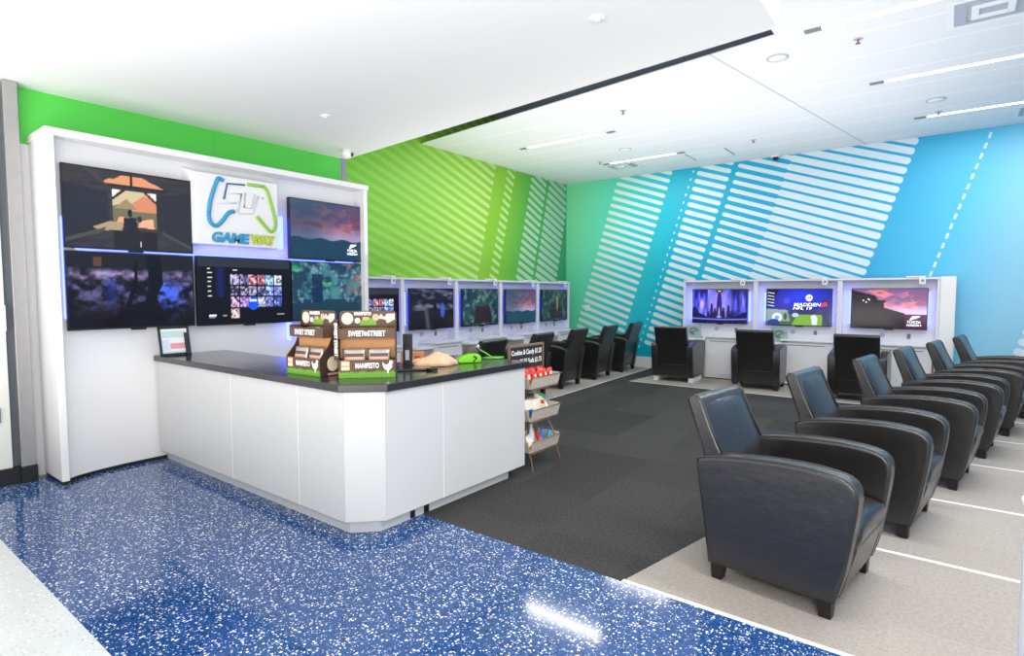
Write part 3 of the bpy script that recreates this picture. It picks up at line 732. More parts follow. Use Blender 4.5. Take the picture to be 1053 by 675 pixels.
# ------------------------------------------------------------------ armchairs
def make_chair(white_feet=False):
    """local: x forward, y across, origin on the floor at the centre"""
    r = empty('armchair')
    arm = [(-.315, .085), (-.352, .34), (-.392, .60), (-.382, .635), (-.32, .655), (-.24, .668), (-.12, .684), (.0, .694), (.12, .698), (.22, .693), (.295, .682), (.338, .665), (.362, .635), (.370, .585), (.360, .48), (.325, .24), (.283, .085)]
    for sy in (1, -1):
        y0, y1 = (.245, .355) if sy > 0 else (-.355, -.245)
        m_ = MB(); m_.prism(arm, y0, y1, 'y'); a_ = m_.build('arm', M_leather, r, bev=.018, seg=3)
        m_ = MB()
        for yy in ((.342 if sy > 0 else -.342), (.258 if sy > 0 else -.258)):
            pts = [(x*.988, yy, z*.998+.001) for x, z in arm]
            m_.tube(smooth_path(pts, 2), .0052, 5)
        m_.build('piping', M_pipe, a_)
    back = [(-.295, .10), (-.345, .45), (-.40, .68), (-.488, .925), (-.480, .948), (-.455, .957), (-.428, .950), (-.412, .930), (-.355, .79), (-.285, .64), (-.215, .50), (-.205, .44), (-.205, .10)]
    m_ = MB(); m_.prism(back, -.272, .272, 'y')
    bo = m_.build('backrest', M_leather, r, bev=.016, seg=3)
    # padded front face of the backrest
    m_ = MB(); ny, nx = 12, 14
    a0, a1 = Vector((-.430, 0, .946)), Vector((-.225, 0, .51)); nrm = Vector((.91, 0, .415))
    grid = []
    for i in range(nx+1):
        t = i/nx; row = []
        for j in range(ny+1):
            y = -.262+.524*j/ny; e = (1-abs(2*j/ny-1)**3)**.7*(1-abs(2*t-1)**5)
            p = a0.lerp(a1, t)+nrm*(-.006+.026*e); row.append(m_.bm.verts.new((p.x, y, p.z)))
        grid.append(row)
    for i in range(nx):
        for j in range(ny): m_.bm.faces.new((grid[i][j], grid[i][j+1], grid[i+1][j+1], grid[i+1][j]))
    m_.build('back_cushion', M_leather, bo, smooth=True)
    m_ = MB()
    for yy in (-.262, .262):
        m_.tube([(x, yy, z) for x, z in back[:4]]+[(-.470, yy, .950)], .0052, 5)
        m_.tube([(-.470, yy, .951), (-.43, yy, .951), (-.408, yy, .925), (-.352, yy, .79), (-.28, yy, .64)], .0052, 5)
    m_.tube([(-.326, -.27, .295), (-.326, .27, .295)], .0052, 5)
    m_.build('piping', M_pipe, bo)
    # seat cushion with crown
    m_ = MB(); N1, N2 = 14, 12; top = []; bot = []
    for i in range(N1+1):
        tx = i/N1; x = -.22+.588*tx; rt_ = []; rb = []
        for j in range(N2+1):
            ty = j/N2; y = -.243+.486*ty
            e = (1-abs(2*ty-1)**6)*(1-max(0, (tx-.5)*2)**5); zt = .425+.045*e+.01*math.sin(math.pi*ty)
            rt_.append(m_.bm.verts.new((x+(-.0 if tx < 1 else -.0), y, zt))); rb.append(m_.bm.verts.new((x-.012*(tx == 1), y, .34)))
        top.append(rt_); bot.append(rb)
    for i in range(N1):
        for j in range(N2):
            m_.bm.faces.new((top[i][j], top[i+1][j], top[i+1][j+1], top[i][j+1])); m_.bm.faces.new((bot[i][j], bot[i][j+1], bot[i+1][j+1], bot[i+1][j]))
    for j in range(N2):
        m_.bm.faces.new((top[N1][j], bot[N1][j], bot[N1][j+1], top[N1][j+1])); m_.bm.faces.new((top[0][j], top[0][j+1], bot[0][j+1], bot[0][j]))
    for i in range(N1):
        m_.bm.faces.new((top[i][0], bot[i][0], bot[i+1][0], top[i+1][0])); m_.bm.faces.new((top[i][N2], top[i+1][N2], bot[i+1][N2], bot[i][N2]))
    m_.build('seat', M_leather, r, smooth=True, sub=1)
    m_ = MB(); m_.prism([(-.2, .10), (-.2, .345), (.340, .345), (.346, .325), (.292, .11), (.282, .10)], -.243, .243, 'y'); m_.build('seat_base', M_leather, r, bev=.01)
    if white_feet:
        for sy in (-1, 1):
            m_ = MB(); m_.box(-.27, .24, sy*.30-.04, sy*.30+.04, 0, .10); m_.build('foot_block', M_whitep, r, bev=.004)
    else:
        for x in (-.272, .238):
            for y in (-.305, .305):
                m_ = MB(); t, b_ = .036, .026
                v = m_.box(x-t, x+t, y-t, y+t, 0, .105)
                for q in v[:4]: q.co.x = x+(q.co.x-x)*b_/t+(.006 if x > 0 else -.006); q.co.y = y+(q.co.y-y)*b_/t
                m_.build('leg', M_wood, r, bev=.003)
    return r
ch = make_chair()
GR = 'black armchairs in the right hand row'
lb_ = ['black leather armchair nearest the camera, front of the right row, its side fully in view',
       'black leather armchair right behind the nearest one, second in the right row',
       'third black leather armchair of the right row, its outer arm wrinkled',
       'fourth black leather armchair of the right row',
       'fifth black leather armchair of the right row, before the far end',
       'farthest black leather armchair of the right row, against the blue wall']
for i in range(6):
    c = ch if i == 0 else copy_tree(ch)
    dx, dy = ((0, 0), (.005, .03), (.03, .06), (.02, .04), (.03, .01), (.05, 0))[i]
    c.location = (-.600+.226*i+dx, 3.262+1.235*i+dy, 0); c.scale = (1, 1, .99); c.rotation_euler = (0, 0, R(-7.5)); tag(c, lb_[i], 'armchair', GR)
for i, (x, y, a, l) in enumerate([(-2.37, 9.62, 94, 'black armchair seen from behind facing the football screen'), (-.97, 9.42, 90, 'black armchair seen from behind facing the pink sunset vehicle screen')]):
    c = copy_tree(ch); c.location = (x, y, 0); c.rotation_euler = (0, 0, R(a)); tag(c, l, 'armchair', 'black armchairs at the back row')
c = make_chair(True); c.location = (-3.70, 9.60, 0); c.rotation_euler = (0, 0, R(94)); tag(c, 'black armchair on white foot blocks facing the violet castle screen', 'armchair', 'black armchairs at the back row')
ll = ['black armchair nearest the counter, only its backrest seen over the lime pouch', 'black armchair behind the chalkboard sign, second of the left row', 'black armchair just behind the snack rack, third of the left row',
      'black armchair between two others, fourth of the left row', 'black armchair at the far end of the left row, beside the mural corner']
for i, (x, y) in enumerate([(-4.80, 5.28), (-4.98, 6.62), (-5.09, 7.80), (-5.14, 8.96), (-5.21, 10.13)]):
    c = copy_tree(ch); c.location = (x, y, 0); c.rotation_euler = (0, 0, R(186)); tag(c, ll[i], 'armchair', 'black armchairs along the green wall')

# side desk at the right edge
r = tag(empty('gaming_desk', (.5, 2.2, 0)), 'edge of a white desk panel at the right border of the photo', 'desk')
w = MB(); w.box(.225, .85, 2.45, 2.50, 0, .79); loc(w.build('side_panel', M_panel, bev=.01), r)
w = MB(); w.box(.215, .85, 1.35, 2.51, .79, .835); loc(w.build('desk_top', M_panel, bev=.015, seg=3), r)
w = MB(); w.box(.225, .85, 1.36, 1.41, 0, .79); loc(w.build('side_panel', M_panel, bev=.01), r)

# ------------------------------------------------------------------ reception counter
cr_ = tag(empty('counter_base', (-3.2, 2.6, 0)), 'white panelled L-shaped service counter base with a chamfered corner', 'counter')
HB = .90
def wb(nm, mat_, f, bev=.002, par=cr_):
    m_ = MB(); f(m_); o = m_.build(nm, mat_, bev=bev); return loc(o, par) if par is cr_ else o
for a, c in ((-5.60, -4.285), (-4.281, -3.393), (-3.389, -2.90)):
    wb('front_panel', M_counterw, lambda m_: m_.box(a, c, 2.10, 2.125, .09, HB))
wb('corner_panel', M_counterw, lambda m_: m_.prism([(-2.897, 2.10), (-2.72, 2.277), (-2.738, 2.294), (-2.904, 2.125)], .09, HB, 'z'))
for a, c in ((2.281, 2.781), (2.785, 3.73)):
    wb('side_panel', M_counterw, lambda m_: m_.box(-2.745, -2.72, a, c, .09, HB))
for a in (-4.285, -3.393): wb('joint_strip', M_seam, lambda m_: m_.box(a, a+.004, 2.0995, 2.12, .09, HB), 0)
wb('joint_strip', M_seam, lambda m_: m_.box(-2.74, -2.7195, 2.781, 2.785, .09, HB), 0)
wb('carcass', M_counterw, lambda m_: m_.prism([(-5.60, 2.126), (-2.905, 2.126), (-2.746, 2.287), (-2.746, 3.73), (-3.30, 3.73), (-3.30, 2.75), (-5.60, 2.75)], .09, HB, 'z'))
wb('kick_panel', M_kick, lambda m_: m_.box(-5.60, -2.925, 2.155, 2.17, 0, .09))
wb('kick_panel', M_kick, lambda m_: m_.prism([(-2.925, 2.155), (-2.790, 2.29), (-2.80, 2.30), (-2.93, 2.17)], 0, .09, 'z'))
wb('kick_panel', M_kick, lambda m_: (m_.box(-2.80, -2.790, 2.29, 2.535, 0, .09), m_.box(-2.80, -2.790, 2.585, 2.66, 0, .09), m_.box(-2.80, -2.790, 2.715, 3.60, 0, .09)))
wb('plinth', M_base, lambda m_: m_.prism([(-5.60, 2.171), (-2.935, 2.171), (-2.802, 2.31), (-2.802, 3.58), (-3.25, 3.58), (-3.25, 2.70), (-5.60, 2.70)], 0, .088, 'z'))
topo = [(-5.61, 2.075), (-2.905, 2.075), (-2.695, 2.275), (-2.695, 3.76), (-3.50, 3.76), (-3.50, 2.72), (-5.61, 2.72)]
m_ = MB(); m_.prism(topo, HB, .948, 'z'); wt = tag(m_.build('countertop', M_top, bev=.004), 'glossy black L-shaped countertop on the white counter', 'countertop')

# ------------------------------------------------------------------ things on the counter
ZT = .949
# framed notice
r = tag(empty('notice_stand', (-5.45, 2.20, ZT)), 'slanted black framed notice standing on the left end of the countertop', 'notice stand'); r.rotation_euler = (0, R(-12), R(0))
fr_w, fr_h = .255, .26
m_ = MB()
m_.box(-.008, .008, -fr_w/2, -fr_w/2+.02, 0, fr_h); m_.box(-.008, .008, fr_w/2-.02, fr_w/2, 0, fr_h); m_.box(-.008, .008, -fr_w/2, fr_w/2, 0, .022); m_.box(-.008, .008, -fr_w/2, fr_w/2, fr_h-.02, fr_h)
m_.build('frame', M_black, r, bev=.002)
m_ = MB(); m_.box(-.004, .004, -fr_w/2+.018, fr_w/2-.018, .02, fr_h-.018, M_paper)
m_.box(.004, .005, -.105, -.045, .045, .145, M_bluepaper); m_.box(.004, .005, -.04, .10, .06, .11, M_pinkpaper); m_.box(.004, .005, -.10, .10, .022, .04, M_tealpaper); m_.box(.004, .005, -.10, .10, .16, .22, M_tealpaper)
m_.build('notice_sheet', M_paper, r)
m_ = MB(); m_.box(-.010, .0, -.02, .02, 0, .20); m_.build('easel_leg', M_black, r, loc=(-.006, 0, .0), rot=(0, R(24), 0)) if False else m_.build('easel_leg', M_black, r, loc=(.02, .10, -.0))

# snack display boxes
def snack_box(loc_, rz_, label, gi):
    """local: x right 0..w, front faces -y at y=0, z up"""
    r = tag(empty('snack_display_box', loc_, rz_), label, 'display box', 'cardboard snack displays'); w_, D, H = .37, .20, .435
    m_ = MB(); m_.box(0, w_, 0, .006, 0, .035, M_grass); m_.box(0, w_, 0, .006, .035, .118, M_brown)
    # jagged grass blades
    rs = random.Random(3)
    x = 0
    while x < w_-.01:
        d = .008+.008*rs.random(); h = .035+.016*rs.random(); m_.poly([(x, -.0006, .034), (x+d, -.0006, .034), (x+d*.5, -.0006, h)], M_grass); x += d*.8
    f_ = m_.build('front_panel', M_brown, r, flip=False)
    for x in (0, w_-.006):
        m_ = MB(); m_.prism([(0, 0), (0, .118), (.07, .20), (.07, .30), (.02, .315), (.02, .255), (.02, .26), (.02, .335), (.16, .36), (D, .36), (D, 0)][:3]+[(.12, .30), (.12, .36), (D, .38), (D, 0)], x, x+.006, 'x', M_brownd); m_.build('side_panel', M_brownd, r)
    m_ = MB(); m_.box(.006, w_-.006, D-.006, D, 0, .36); m_.box(.006, w_-.006, .10, .106, .12, .262); m_.box(.006, w_-.006, 0.006, D, .003, .006); m_.build('back_panel', M_kraft, r)
    # upper tray
    m_ = MB(); m_.box(.0, w_, .03, .036, .255, .32, M_brown); m_.box(.0, .006, .03, .16, .255, .335, M_brown); m_.box(w_-.006, w_, .03, .16, .255, .335, M_brown); m_.box(0.006, w_-.006, .036, D-.01, .255, .261, M_kraft); u_ = m_.build('upper_tray', M_brown, r)
    # header board with rounded corners
    c = .025; pts = []
    for cx, cz, a0 in ((w_-c, H-c, 0), (c, H-c, 90)):
        for k in range(5): a = R(a0+90*k/4); pts.append((cx+c*math.cos(a), cz+c*math.sin(a)))
    pts += [(0, .33), (w_, .33)]
    m_ = MB(); m_.prism(pts, .13, .136, 'y'); hd = m_.build('header_board', M_brown, r)
    yh = .1285
    def disc(m_, x, z, r1, r2, y, mat_, n=18, half=False):
        m_.prism([(x+r1*math.cos(a), z+r2*math.sin(a)) for a in [2*math.pi*k/n/(2 if half else 1) for k in range(n+(1 if half else 0))]], y-.0012, y, 'y', mat_)
    m_ = MB(); disc(m_, .05, H-.052, .038, .040, yh+.001, M_creamp); disc(m_, .185, .338, .056, .050, yh+.001, M_grass, half=True); m_.prism([(.25, H-.05), (.27, H-.02), (.29, H-.045), (.31, H-.02), (.36, H-.02), (.36, H-.06), (.31, H-.085), (.30, H-.06)], yh-.0012, yh+.001, 'y', M_creamp)
    disc(m_, .235, H-.045, .022, .024, yh+.001, M_pinkp); disc(m_, .115, H-.066, .018, .018, yh+.001, M_whitet); m_.box(.15, .19, yh-.0004, yh+.001, H-.062, H-.042, M_tanp)
    m_.build('printed_pictures', M_creamp, hd, flip=True)
    textmesh('lettering', 'MANIFESTO', .030, M_whitet, hd, frame_mtx((.15, yh, H-.020), (1, 0, 0), (0, 0, 1)), .0006, bold=.0012, width=.11)
    if gi == 0:
        m_ = MB(); m_.box(-.026, .0, .02, .026, .118, .385); fl_ = m_.build('side_flange', M_brownd, r)
        textmesh('side_lettering', 'SWEET STREET', .026, M_whitet, fl_, frame_mtx((-.013, .019, .25), (0, 0, -1), (1, 0, 0)), .0006, bold=.001, width=.22)
        textmesh('lettering', 'SWEET', .050, M_whitet, u_, frame_mtx((.115, .029, .287), (1, 0, 0), (0, 0, 1)), .0006, bold=.0012, width=.10)
        textmesh('lettering', 'STREET', .050, M_whitet, u_, frame_mtx((.245, .029, .287), (1, 0, 0), (0, 0, 1)), .0006, bold=.0012, width=.115)
        m_ = MB(); disc(m_, .175, .287, .013, .014, .0295, M_whitet); m_.build('dot_mark', M_whitet, u_)
    else:
        textmesh('lettering', 'SWEET STREET', .050, M_whitet, u_, frame_mtx((.17, .029, .287), (1, 0, 0), (0, 0, 1)), .0006, bold=.0012, width=.22)
    textmesh('lettering', 'MANIFESTO', .048, M_whitet, f_, frame_mtx((.185, -.001, .078), (1, 0, 0), (0, 0, 1)), .0006, bold=.0012, width=.15)
    # chicken silhouette
    hx, hz = .318, .075
    m_ = MB(); m_.prism([(hx-.034, hz+.028), (hx-.022, hz+.012), (hx-.01, hz+.008), (hx+.006, hz+.018), (hx+.012, hz+.036), (hx+.022, hz+.038), (hx+.034, hz+.026), (hx+.026, hz+.018), (hx+.028, hz-.004), (hx+.014, hz-.024), (hx+.004, hz-.03), (hx+.004, hz-.048), (hx-.004, hz-.048), (hx-.004, hz-.03), (hx-.022, hz-.02), (hx-.034, hz+.004)], -.0016, -.0004, 'y', M_whitet)
    m_.box(.02, .075, -.0016, -.0004, .05, .112, M_tanp); m_.box(.026, .068, -.0022, -.0016, .085, .103, M_creamp); m_.box(.022, .07, -.0022, -.0016, .056, .072, M_creamp)
    m_.build('printed_pictures', M_whitet, f_)
    if gi == 1:   # picture disc on the side that faces the camera
        m_ = MB(); X_ = w_+.0012
        m_.prism([(.10+.045*math.cos(2*math.pi*k/18), .08+.05*math.sin(2*math.pi*k/18)) for k in range(18)], w_, X_, 'x', M_creamp); m_.box(w_, X_, .06, .14, .005, .02, M_pinkp)
        m_.build('side_picture', M_creamp, f_)
    else:
        textmesh('side_lettering', 'SWEET STREET BAKED', .030, M_whitet, f_, Matrix(((0, 0, -1, -.001), (0, -1, 0, .018), (1, 0, 0, .20), (0, 0, 0, 1))), .0006, bold=.001, width=.30) if False else None
    return r
def pillow(w_, h_, t_, mat_, band=None):
    m_ = MB(); nu, nv = 10, 10
    for sgn in (1, -1):
        g = []
        for i in range(nv+1):
            row = []
            for j in range(nu+1):
                a, c = 2*j/nu-1, 2*i/nv-1
                e = max(0, (1-a**4))**.6*max(0, (1-c**2))**.55
                wob = .06*math.sin(9*a+3*c)*e
                row.append(m_.bm.verts.new((a*w_/2*(1-.06*(1-c*c)), sgn*(t_/2*(e+wob)), h_/2+c*h_/2)))
            g.append(row)
        for i in range(nv):
            for j in range(nu):
                f = m_.bm.faces.new((g[i][j], g[i][j+1], g[i+1][j+1], g[i+1][j])); f.smooth = True
                mm = mat_
                if band:
                    a, c = 2*(j+.5)/nu-1, 2*(i+.5)/nv-1
                    mm = band(a, c) or mat_
                m_._m([f], mm)
    bmesh.ops.remove_doubles(m_.bm, verts=m_.bm.verts, dist=.0004)
    return m_
def band_cookie(a, c):
    if abs(c) < .45 and abs(a) < .72: return M_brown if c > 0 else M_pinkp
cookie = None
def place_cookie(base, rz_, lx, ly, lz, tilt, label, group):
    global cookie
    if cookie is None:
        cookie = pillow(.155, .115, .034, M_foil, band_cookie).build('wrapped_cookie', M_foil)
        o = cookie
    else:
        o = cookie.copy(); C.objects.link(o)
    v = Matrix.Rotation(rz_, 4, 'Z') @ Vector((lx, ly, lz))
    o.location = Vector(base)+v; o.rotation_euler = (R(tilt), 0, rz_); tag(o, label, 'snack', group)
bR, aR = (-3.128, 2.232, ZT), R(47)
bL, aL = (-3.635, 2.175, ZT), R(3)
snack_box(bR, aR, 'two-tier cardboard snack display on the counter corner, the right one, facing front', 0)
snack_box(bL, aL, 'two-tier cardboard snack display on the counter, the left one with its side showing', 1)
for base, a_, side in ((bR, aR, 'right'), (bL, aL, 'left')):
    for k, lx in enumerate((.10, .26)):
        place_cookie(base, a_, lx, .04, .075, -12, 'silver wrapped cookie in the lower tray of the %s snack box, %s of the two' % (side, ('left', 'right')[k]), 'wrapped cookies in the %s snack box' % side)
    for k, lx in enumerate((.10, .26)):
        place_cookie(base, a_, lx, .072, .268, -66, 'wrapped cookie in the upper tray of the %s snack box, barely showing' % side, 'wrapped cookies in the upper tray of the %s snack box' % side)

# small black terminal beside the right box
r = tag(empty('payment_terminal', (-3.20, 2.90, ZT), R(40)), 'upright black terminal just right of the right snack display', 'terminal')
m_ = MB(); m_.box(-.034, .034, -.024, .024, 0, .25); m_.build('housing', M_black, r, bev=.008, seg=3)
m_ = MB(); m_.box(-.015, .015, -.027, -.024, .055, .13); m_.build('badge', M_vent, r, bev=.002)
m_ = MB(); m_.box(-.04, .04, -.035, .035, 0, .012); m_.build('foot', M_black, r, bev=.003)
# tablet
r = tag(empty('tablet', (-3.06, 2.83, ZT), R(52)), 'flat black tablet lying on the counter before the peach cloth', 'tablet')
m_ = MB(); m_.box(-.14, .13, -.08, .08, 0, .012); m_.build('case', M_black, r, bev=.005)
m_ = MB(); m_.box(-.125, .115, -.068, .068, .012, .0135); m_.build('screen', mat('dark_glass', (30, 34, 44), .08), r)
m_ = MB(); m_.tube([(.08, -.095, .010), (.16, -.095, .010)], .010, 8); m_.build('stylus', M_black, r)
# kraft carton behind
r = tag(empty('carton', (-3.38, 3.12, ZT), R(40)), 'small brown carton with a red mark behind the black terminal', 'box')
m_ = MB(); m_.box(-.09, .09, -.06, .06, 0, .085); m_.build('carton_body', M_kraft, r, bev=.002)
m_ = MB(); m_.box(.02, .06, -.0612, -.06, .02, .06); m_.build('red_mark', mat('red_print', (190, 50, 40), .5), r)
m_ = MB(); m_.box(-.09, .09, -.004, .004, .085, .0862); m_.build('tape', M_tanp, r)
# peach cloth (crumpled)
m_ = MB(); n = 26; g = []
rs = random.Random(5)
def hgt(a, c):
    rr = math.hypot(a, c); e = max(0, 1-rr**2.4)
    return .012+e**.4*(.048+.010*math.sin(4.2*a+1)*math.cos(3.1*c)+.007*math.sin(12*a+8*c)+.005*math.sin(21*c-13*a)+.030*math.exp(-((a-.30)**2*5+(c-.1)**2*1.5)))
for i in range(n+1):
    row = []
    for j in range(n+1):
        a, c = 2*j/n-1, 2*i/n-1
        # map square to wobbly disc
        k = math.hypot(a, c)/max(abs(a), abs(c), 1e-6) if (a or c) else 1
        aa, cc = a/k, c/k; w1 = 1+.10*math.sin(5*math.atan2(cc, aa)+1)
        row.append(m_.bm.verts.new((aa*.185*w1, cc*.10*w1, hgt(aa, cc) if max(abs(a), abs(c)) < 1 else .002)))
    g.append(row)
for i in range(n):
    for j in range(n): m_.bm.faces.new((g[i][j], g[i][j+1], g[i+1][j+1], g[i+1][j]))
bo_ = m_.bm.faces.new([g[0][j] for j in range(n+1)]+[g[i][n] for i in range(1, n+1)]+[g[n][j] for j in range(n-1, -1, -1)]+[g[i][0] for i in range(n-1, 0, -1)])
o = m_.build('folded_cloth', M_cloth, smooth=True, loc=(-3.12, 3.09, ZT), rot=(0, 0, R(60)))
tag(o, 'crumpled peach coloured cloth on the black countertop', 'cloth')
# lime pouch with black strap
r = tag(empty('lime_pouch', (-3.03, 3.40, ZT), R(62)), 'lime green plastic pouch with a black band on the counter', 'pouch')
m_ = MB(); m_.prism([(-.10, 0), (-.11, .02), (-.07, .05), (.0, .068), (.07, .066), (.09, .04), (.085, 0)], -.045, .045, 'y'); m_.build('body', M_lime, r, bev=.012, seg=3)
m_ = MB(); m_.tube([(.02, -.048, .012), (.045, -.05, .035), (.02, -.048, .055)], .008, 6); m_.build('band', M_black, r)
# patterned pouch with cord
r = tag(empty('patterned_pouch', (-3.16, 3.56, ZT), R(60)), 'small brown patterned pouch behind the lime one', 'pouch')
m_ = MB(); m_.lathe([(.03, 0), (.055, .01), (.066, .04), (.06, .08), (.04, .105), (.01, .112)], 16); o_ = m_.build('body', M_pattern, r)
m_ = MB(); m_.box(-.06, .06, -.06, .06, 0, .012); m_.build('base', M_black, r, bev=.004)
m_ = MB(); m_.tube([(.07, 0, .09), (.065, -.01, .12), (.055, 0, .10)], .01, 6); m_.build('clasp', M_whitep, r)
# green cord
m_ = MB(); m_.tube(smooth_path([(.0, 0, .085), (.06, -.01, .05), (.12, -.02, .012), (.2, .0, .008), (.22, .05, .008), (.12, .06, .008), (.05, .03, .008), (.1, -.02, .010), (.18, .03, .009)], 5), .007, 6)
o = m_.build('green_cord', M_limed, loc=(-3.10, 3.60, ZT), rot=(0, 0, R(55))); tag(o, 'loose green cord lying at the end of the countertop', 'cord')

# ------------------------------------------------------------------ snack rack
RX, RY = -2.87, 4.06   # centre, front faces +x
r = tag(empty('snack_rack', (RX, RY, 0)), 'three-tier wire snack rack with whitewashed wooden trays at the end of the counter', 'rack')
W2 = .215
m_ = MB()
for sy in (-1, 1):
    m_.tube(smooth_path([(.15, sy*W2, 0), (.145, sy*(W2-.005), .03), (.125, sy*(W2-.01), .10), (.10, sy*(W2-.005), .18), (.085, sy*(W2+.0), .24), (-.06, sy*W2, .5), (-.08, sy*W2, .80), (-.09, sy*W2, 1.03)], 4), .006, 6)
    m_.tube(smooth_path([(-.16, sy*W2, 0), (-.14, sy*W2, .2), (-.10, sy*W2, .6), (-.09, sy*W2, 1.03)], 4), .006, 6)
m_.tube([(-.09, 0, 1.0), (-.05, 0, .2)], .006, 6)
m_.tube([(-.09, -W2, 1.03), (-.09, W2, 1.03)], .006, 6); m_.tube([(-.14, -W2, .2), (-.14, W2, .2)], .006, 6)
m_.build('wire_frame', M_rust, r)
def tray(z0):
    m_ = MB(); x0, x1, y = -.11, .115, .205; h = .098; t = .010
    # flared walls
    def wall(p, q, out):
        a, c = Vector(p), Vector(q); o_ = Vector(out)*.028
        v = [a, c, c+o_+Vector((0, 0, h)), a+o_+Vector((0, 0, h))]; o2 = Vector(out)*t
        vs = [m_.bm.verts.new(u_) for u_ in v]+[m_.bm.verts.new(u_+o2) for u_ in v]
        for q4 in ((0, 1, 2, 3), (7, 6, 5, 4), (0, 4, 5, 1), (1, 5, 6, 2), (2, 6, 7, 3), (3, 7, 4, 0)): m_.bm.faces.new([vs[k] for k in q4])
    wall((x1, -y, z0), (x1, y, z0), (1, 0, 0)); wall((x0, y, z0), (x0, -y, z0), (-1, 0, 0)); wall((x1, y, z0), (x0, y, z0), (0, 1, 0)); wall((x0, -y, z0), (x1, -y, z0), (0, -1, 0))
    m_.box(x0, x1, -y, y, z0-.008, z0)
    t_ = m_.build('tray', M_gwood, r)
    m_ = MB(); m_.tube([(x1+.012, -y, z0-.012), (x1+.012, y, z0-.012)], .004, 5); m_.tube([(x1+.04, -y-.026, z0+h), (x1+.04, y+.026, z0+h)], .004, 5)
    m_.build('rim_wire', M_rust, t_)
for z in (.70, .425, .155): tray(z)
# chalkboard sign
sg = tag(empty('chalkboard_sign', (RX-.075, RY, .83)), 'small chalkboard price sign in a rustic frame on top of the snack rack', 'sign')
m_ = MB(); m_.box(-.006, .006, -.25, .25, 0, .21); m_.build('board', M_chalk, sg)
m_ = MB()
for q in ((-.26, .26, -.012, .008), (-.26, .26, .205, .225), (-.26, -.242, .0, .21), (.242, .26, .0, .21)): m_.box(-.01, .012, *q)
m_.build('frame', M_frame, sg, bev=.002)
textmesh('lettering', 'Cookies & Candy $1.25', .060, M_whitet, sg, frame_mtx((.0072, 0, .155), (0, 1, 0), (0, 0, 1)), .0006, bold=.0012, width=.45, shear=.1)
textmesh('lettering', 'Chips $1.25 Soda $1.75', .060, M_whitet, sg, frame_mtx((.0072, 0, .075), (0, 1, 0), (0, 0, 1)), .0006, bold=.0012, width=.45, shear=.1)
# bags in the trays
def band_red(a, c):
    if abs(c) < .35 and abs(a) < .5: return M_whitebag
    if c < -.55: return M_orange
def band_g(a, c):
    if a*.5+c > .5 or a*.5-c > .8: return M_gbag
    if abs(c) < .3 and abs(a) < .5: return M_redbag
def band_b(a, c):
    if c < -.1: return M_bluebag
protos = {}
def bag(kind, x, y, z, rx, ry, rz_, label, cat, group, sc=1):
    if kind not in protos:
        w_, h_, t_, mt, bd = {'red': (.11, .14, .05, M_redbag, band_red), 'green': (.15, .17, .06, M_whitebag, band_g), 'blue': (.14, .16, .05, M_whitebag, band_b), 'white': (.14, .16, .05, M_whitebag, band_red)}[kind]
        protos[kind] = pillow(w_, h_, t_, mt, band=bd).build('snack_bag', mt); o = protos[kind]
    else: o = protos[kind].copy(); C.objects.link(o)
    o.location = (RX+x, RY+y, z); o.rotation_euler = (R(rx), R(ry), R(rz_)); o.scale = (sc,)*3
    return tag(o, label, cat, group)
pl = ['far left end', 'left of the middle', 'middle', 'right of the middle', 'far right end']
for k in range(5):
    bag('red', .075, -.165+.082*k, .742, -8+4*(k % 3), -12, 90+(-8, 6, -4, 10, -6)[k], 'red candy bag standing along the front of the top tray, %s' % pl[k], 'snack bag', 'red bags in the top tray', .72)
for k in range(4):
    bag('red', -.02, -.15+.10*k, .745, -20, 5*(k % 2), 90+(15, -12, 8, -10)[k], 'red candy bag in the back of the top tray, %s' % (pl[0], pl[1], pl[3], pl[4])[k], 'snack bag', 'red bags at the back of the top tray', .78)
bag('blue', .05, -.14, .442, -10, 0, 84, 'cream and blue chip bag at the left of the middle tray', 'snack bag', 'bags in the middle tray', .98)
bag('white', .07, -.03, .437, -12, 0, 95, 'cream and red chip bag in the centre of the middle tray', 'snack bag', 'bags in the middle tray', .98)
bag('green', .03, .07, .452, -14, 12, 88, 'white and green chip bag sticking up out of the middle tray', 'snack bag', 'bags in the middle tray', 1.0)
bag('white', .05, .15, .437, -30, -14, 80, 'pale crumpled chip bag at the right end of the middle tray', 'snack bag', 'bags in the middle tray', .72)
bag('red', .07, .04, .165, -35, 30, 95, 'red bag lying in the bottom tray before the blue bottle', 'snack bag', 'bags in the bottom tray', .9)
bag('white', .06, -.09, .165, -35, -15, 85, 'pale bag leaning in the bottom tray, left side', 'snack bag', 'bags in the bottom tray', .75)
M_blbot = mat('blue_bottle', (40, 130, 205), .2); M_bc = mat('blue_cap', (20, 90, 180), .4)
def bottle(x, y, lab_, h, c_, mt):
    r_ = tag(empty('bottle', (RX+x, RY+y, .157)), lab_, 'bottle', 'bottles in the bottom tray')
    m_ = MB(); m_.lathe([(.022, 0), (.026, .01), (.026, h*.55), (.012, h*.8), (.010, h*.9)], 14); m_.build('body', mt, r_)
    m_ = MB(); m_.lathe([(.013, h*.88), (.013, h)], 12); m_.build('cap', c_, r_)
bottle(.04, .08, 'round topped blue bottle in the bottom tray of the rack', .16, M_bc, M_blbot)
bottle(-.02, .0, 'slim white bottle at the back of the bottom tray', .19, M_whitep, M_whitep)
bottle(.06, .165, 'teal bottle at the right end of the bottom tray', .14, M_bc, mat('teal_bottle', (60, 170, 190), .3))

